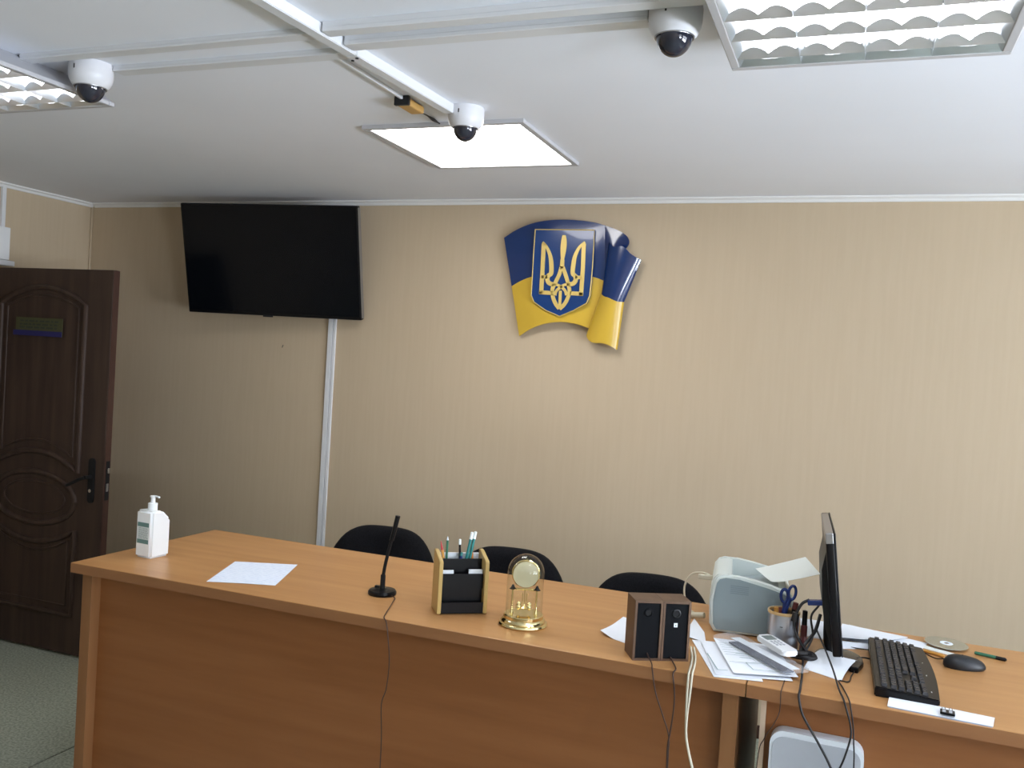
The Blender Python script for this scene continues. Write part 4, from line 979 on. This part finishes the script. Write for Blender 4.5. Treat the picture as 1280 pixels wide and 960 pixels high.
# disc
t = thing('optical_disc', 'silver disc lying on the back edge of the right bench behind the mouse', 'disc', (.306, 2.99, ZD+.0085), (R(1.5), R(1), 0))
b = NB(); lathe(b, [(.0075, 0), (.060, 0), (.060, .0012), (.0075, .0012), (.0075, 0)], 48); obj('disc_plate', b, 'cd', t, 40)
b = NB(); lathe(b, [(.0077, .0012), (.018, .0012), (.018, .0018), (.0077, .0018), (.0077, .0012)], 32); obj('hub', b, 'card', t, 40)
paper('paper_slip', 'narrow pale paper slip under the disc, pointing at the mouse', [(.225, 2.935), (.36, 2.865), (.375, 2.890), (.24, 2.965)], ZD+.0003, None, 'paper_warm')
def lying(name, label, cat, p, q, r, m1, m2, tl=.02):
    P, Q = Vector((*p, ZD+r)), Vector((*q, ZD+r)); d = Q-P; L = d.length
    t = thing(name, label, cat, P, d.to_track_quat('Z', 'Y').to_euler())
    b = NB(); lathe(b, [(0, 0), (r*.7, 0), (r*.95, .003), (r*.95, L-tl), (0, L-tl)], 12); obj('barrel', b, m1, t, 40)
    b = NB(); lathe(b, [(0, L-tl), (r, L-tl), (r, L-.004), (r*.4, L), (0, L)], 12); obj('cap', b, m2, t, 40)
lying('pencil', 'orange pencil lying between the keyboard and the mouse', 'pencil', (.238, 2.884), (.290, 2.856), .0048, 'orange_wood', 'orange_wood', .01)
lying('pen', 'green pen with a black end lying right of the mouse', 'pen', (.378, 2.948), (.458, 2.921), .0052, 'green', 'black', .028)
# folded strip with binder clip at the bench edge
t = thing('paper_strip', 'folded white paper strip with a black mark near the front edge of the right bench', 'paper', (0, 0, 0))
b = NB(); sheet(b, [(.122, 2.343), (.348, 2.331), (.360, 2.396), (.130, 2.420)], ZD+.0004, 8, lambda u, v: .001+.004*math.sin(PI*v))
obj('strip_body', b, 'paper', t)
b = NB(); sheet(b, [(.125, 2.3395), (.346, 2.3265), (.347, 2.333), (.123, 2.345)], ZD+.0001, 8); obj('dark_underside', b, 'ink', t)
t = thing('binder_clip', 'small black clip on the folded paper strip', 'clip', (.254, 2.355, ZD+.0045), R(-4))
b = NB(); bx(b, -.016, .016, -.018, .008, .002, .008, .0015); obj('clip_body', b, 'black', t)
for x in (-.008, .007):
    b = NB(); tube(b, [(x-.003, .007, .008), (x-.003, .022, .0065), (x+.003, .022, .0065), (x+.003, .007, .008)], .0009, 6, 3); obj('wire_arm', b, 'steel', t)
b = NB(); bx(b, -.011, -.004, -.015, .002, .008, .0083); bx(b, .003, .010, -.015, .002, .008, .0083); obj('pale_marks', b, 'box_face', t)

# ------------------------------------------------------------------ white rounded box against the right bench front
t = thing('equipment_box', 'white rimmed rounded grey box standing against the front of the right bench', 'box', (-.032, 2.350, 0), 0)
T = XZ
b = NB(); prism(b, rrect(-.1105, .1105, .02, .776, .034, 6), -.022, .018, T); obj('rim_shell', b, 'box_rim', t, 40)
b = NB(); prism(b, rrect(-.1035, .1035, .03, .763, .029, 6), .018, .020, T); obj('face_panel', b, 'box_face', t, 40)
b = NB()
for s in (-1, 1): bx(b, s*.07-.012, s*.07+.012, -.015, .02, 0, .022)
obj('foot', b, 'dark_grey', t)
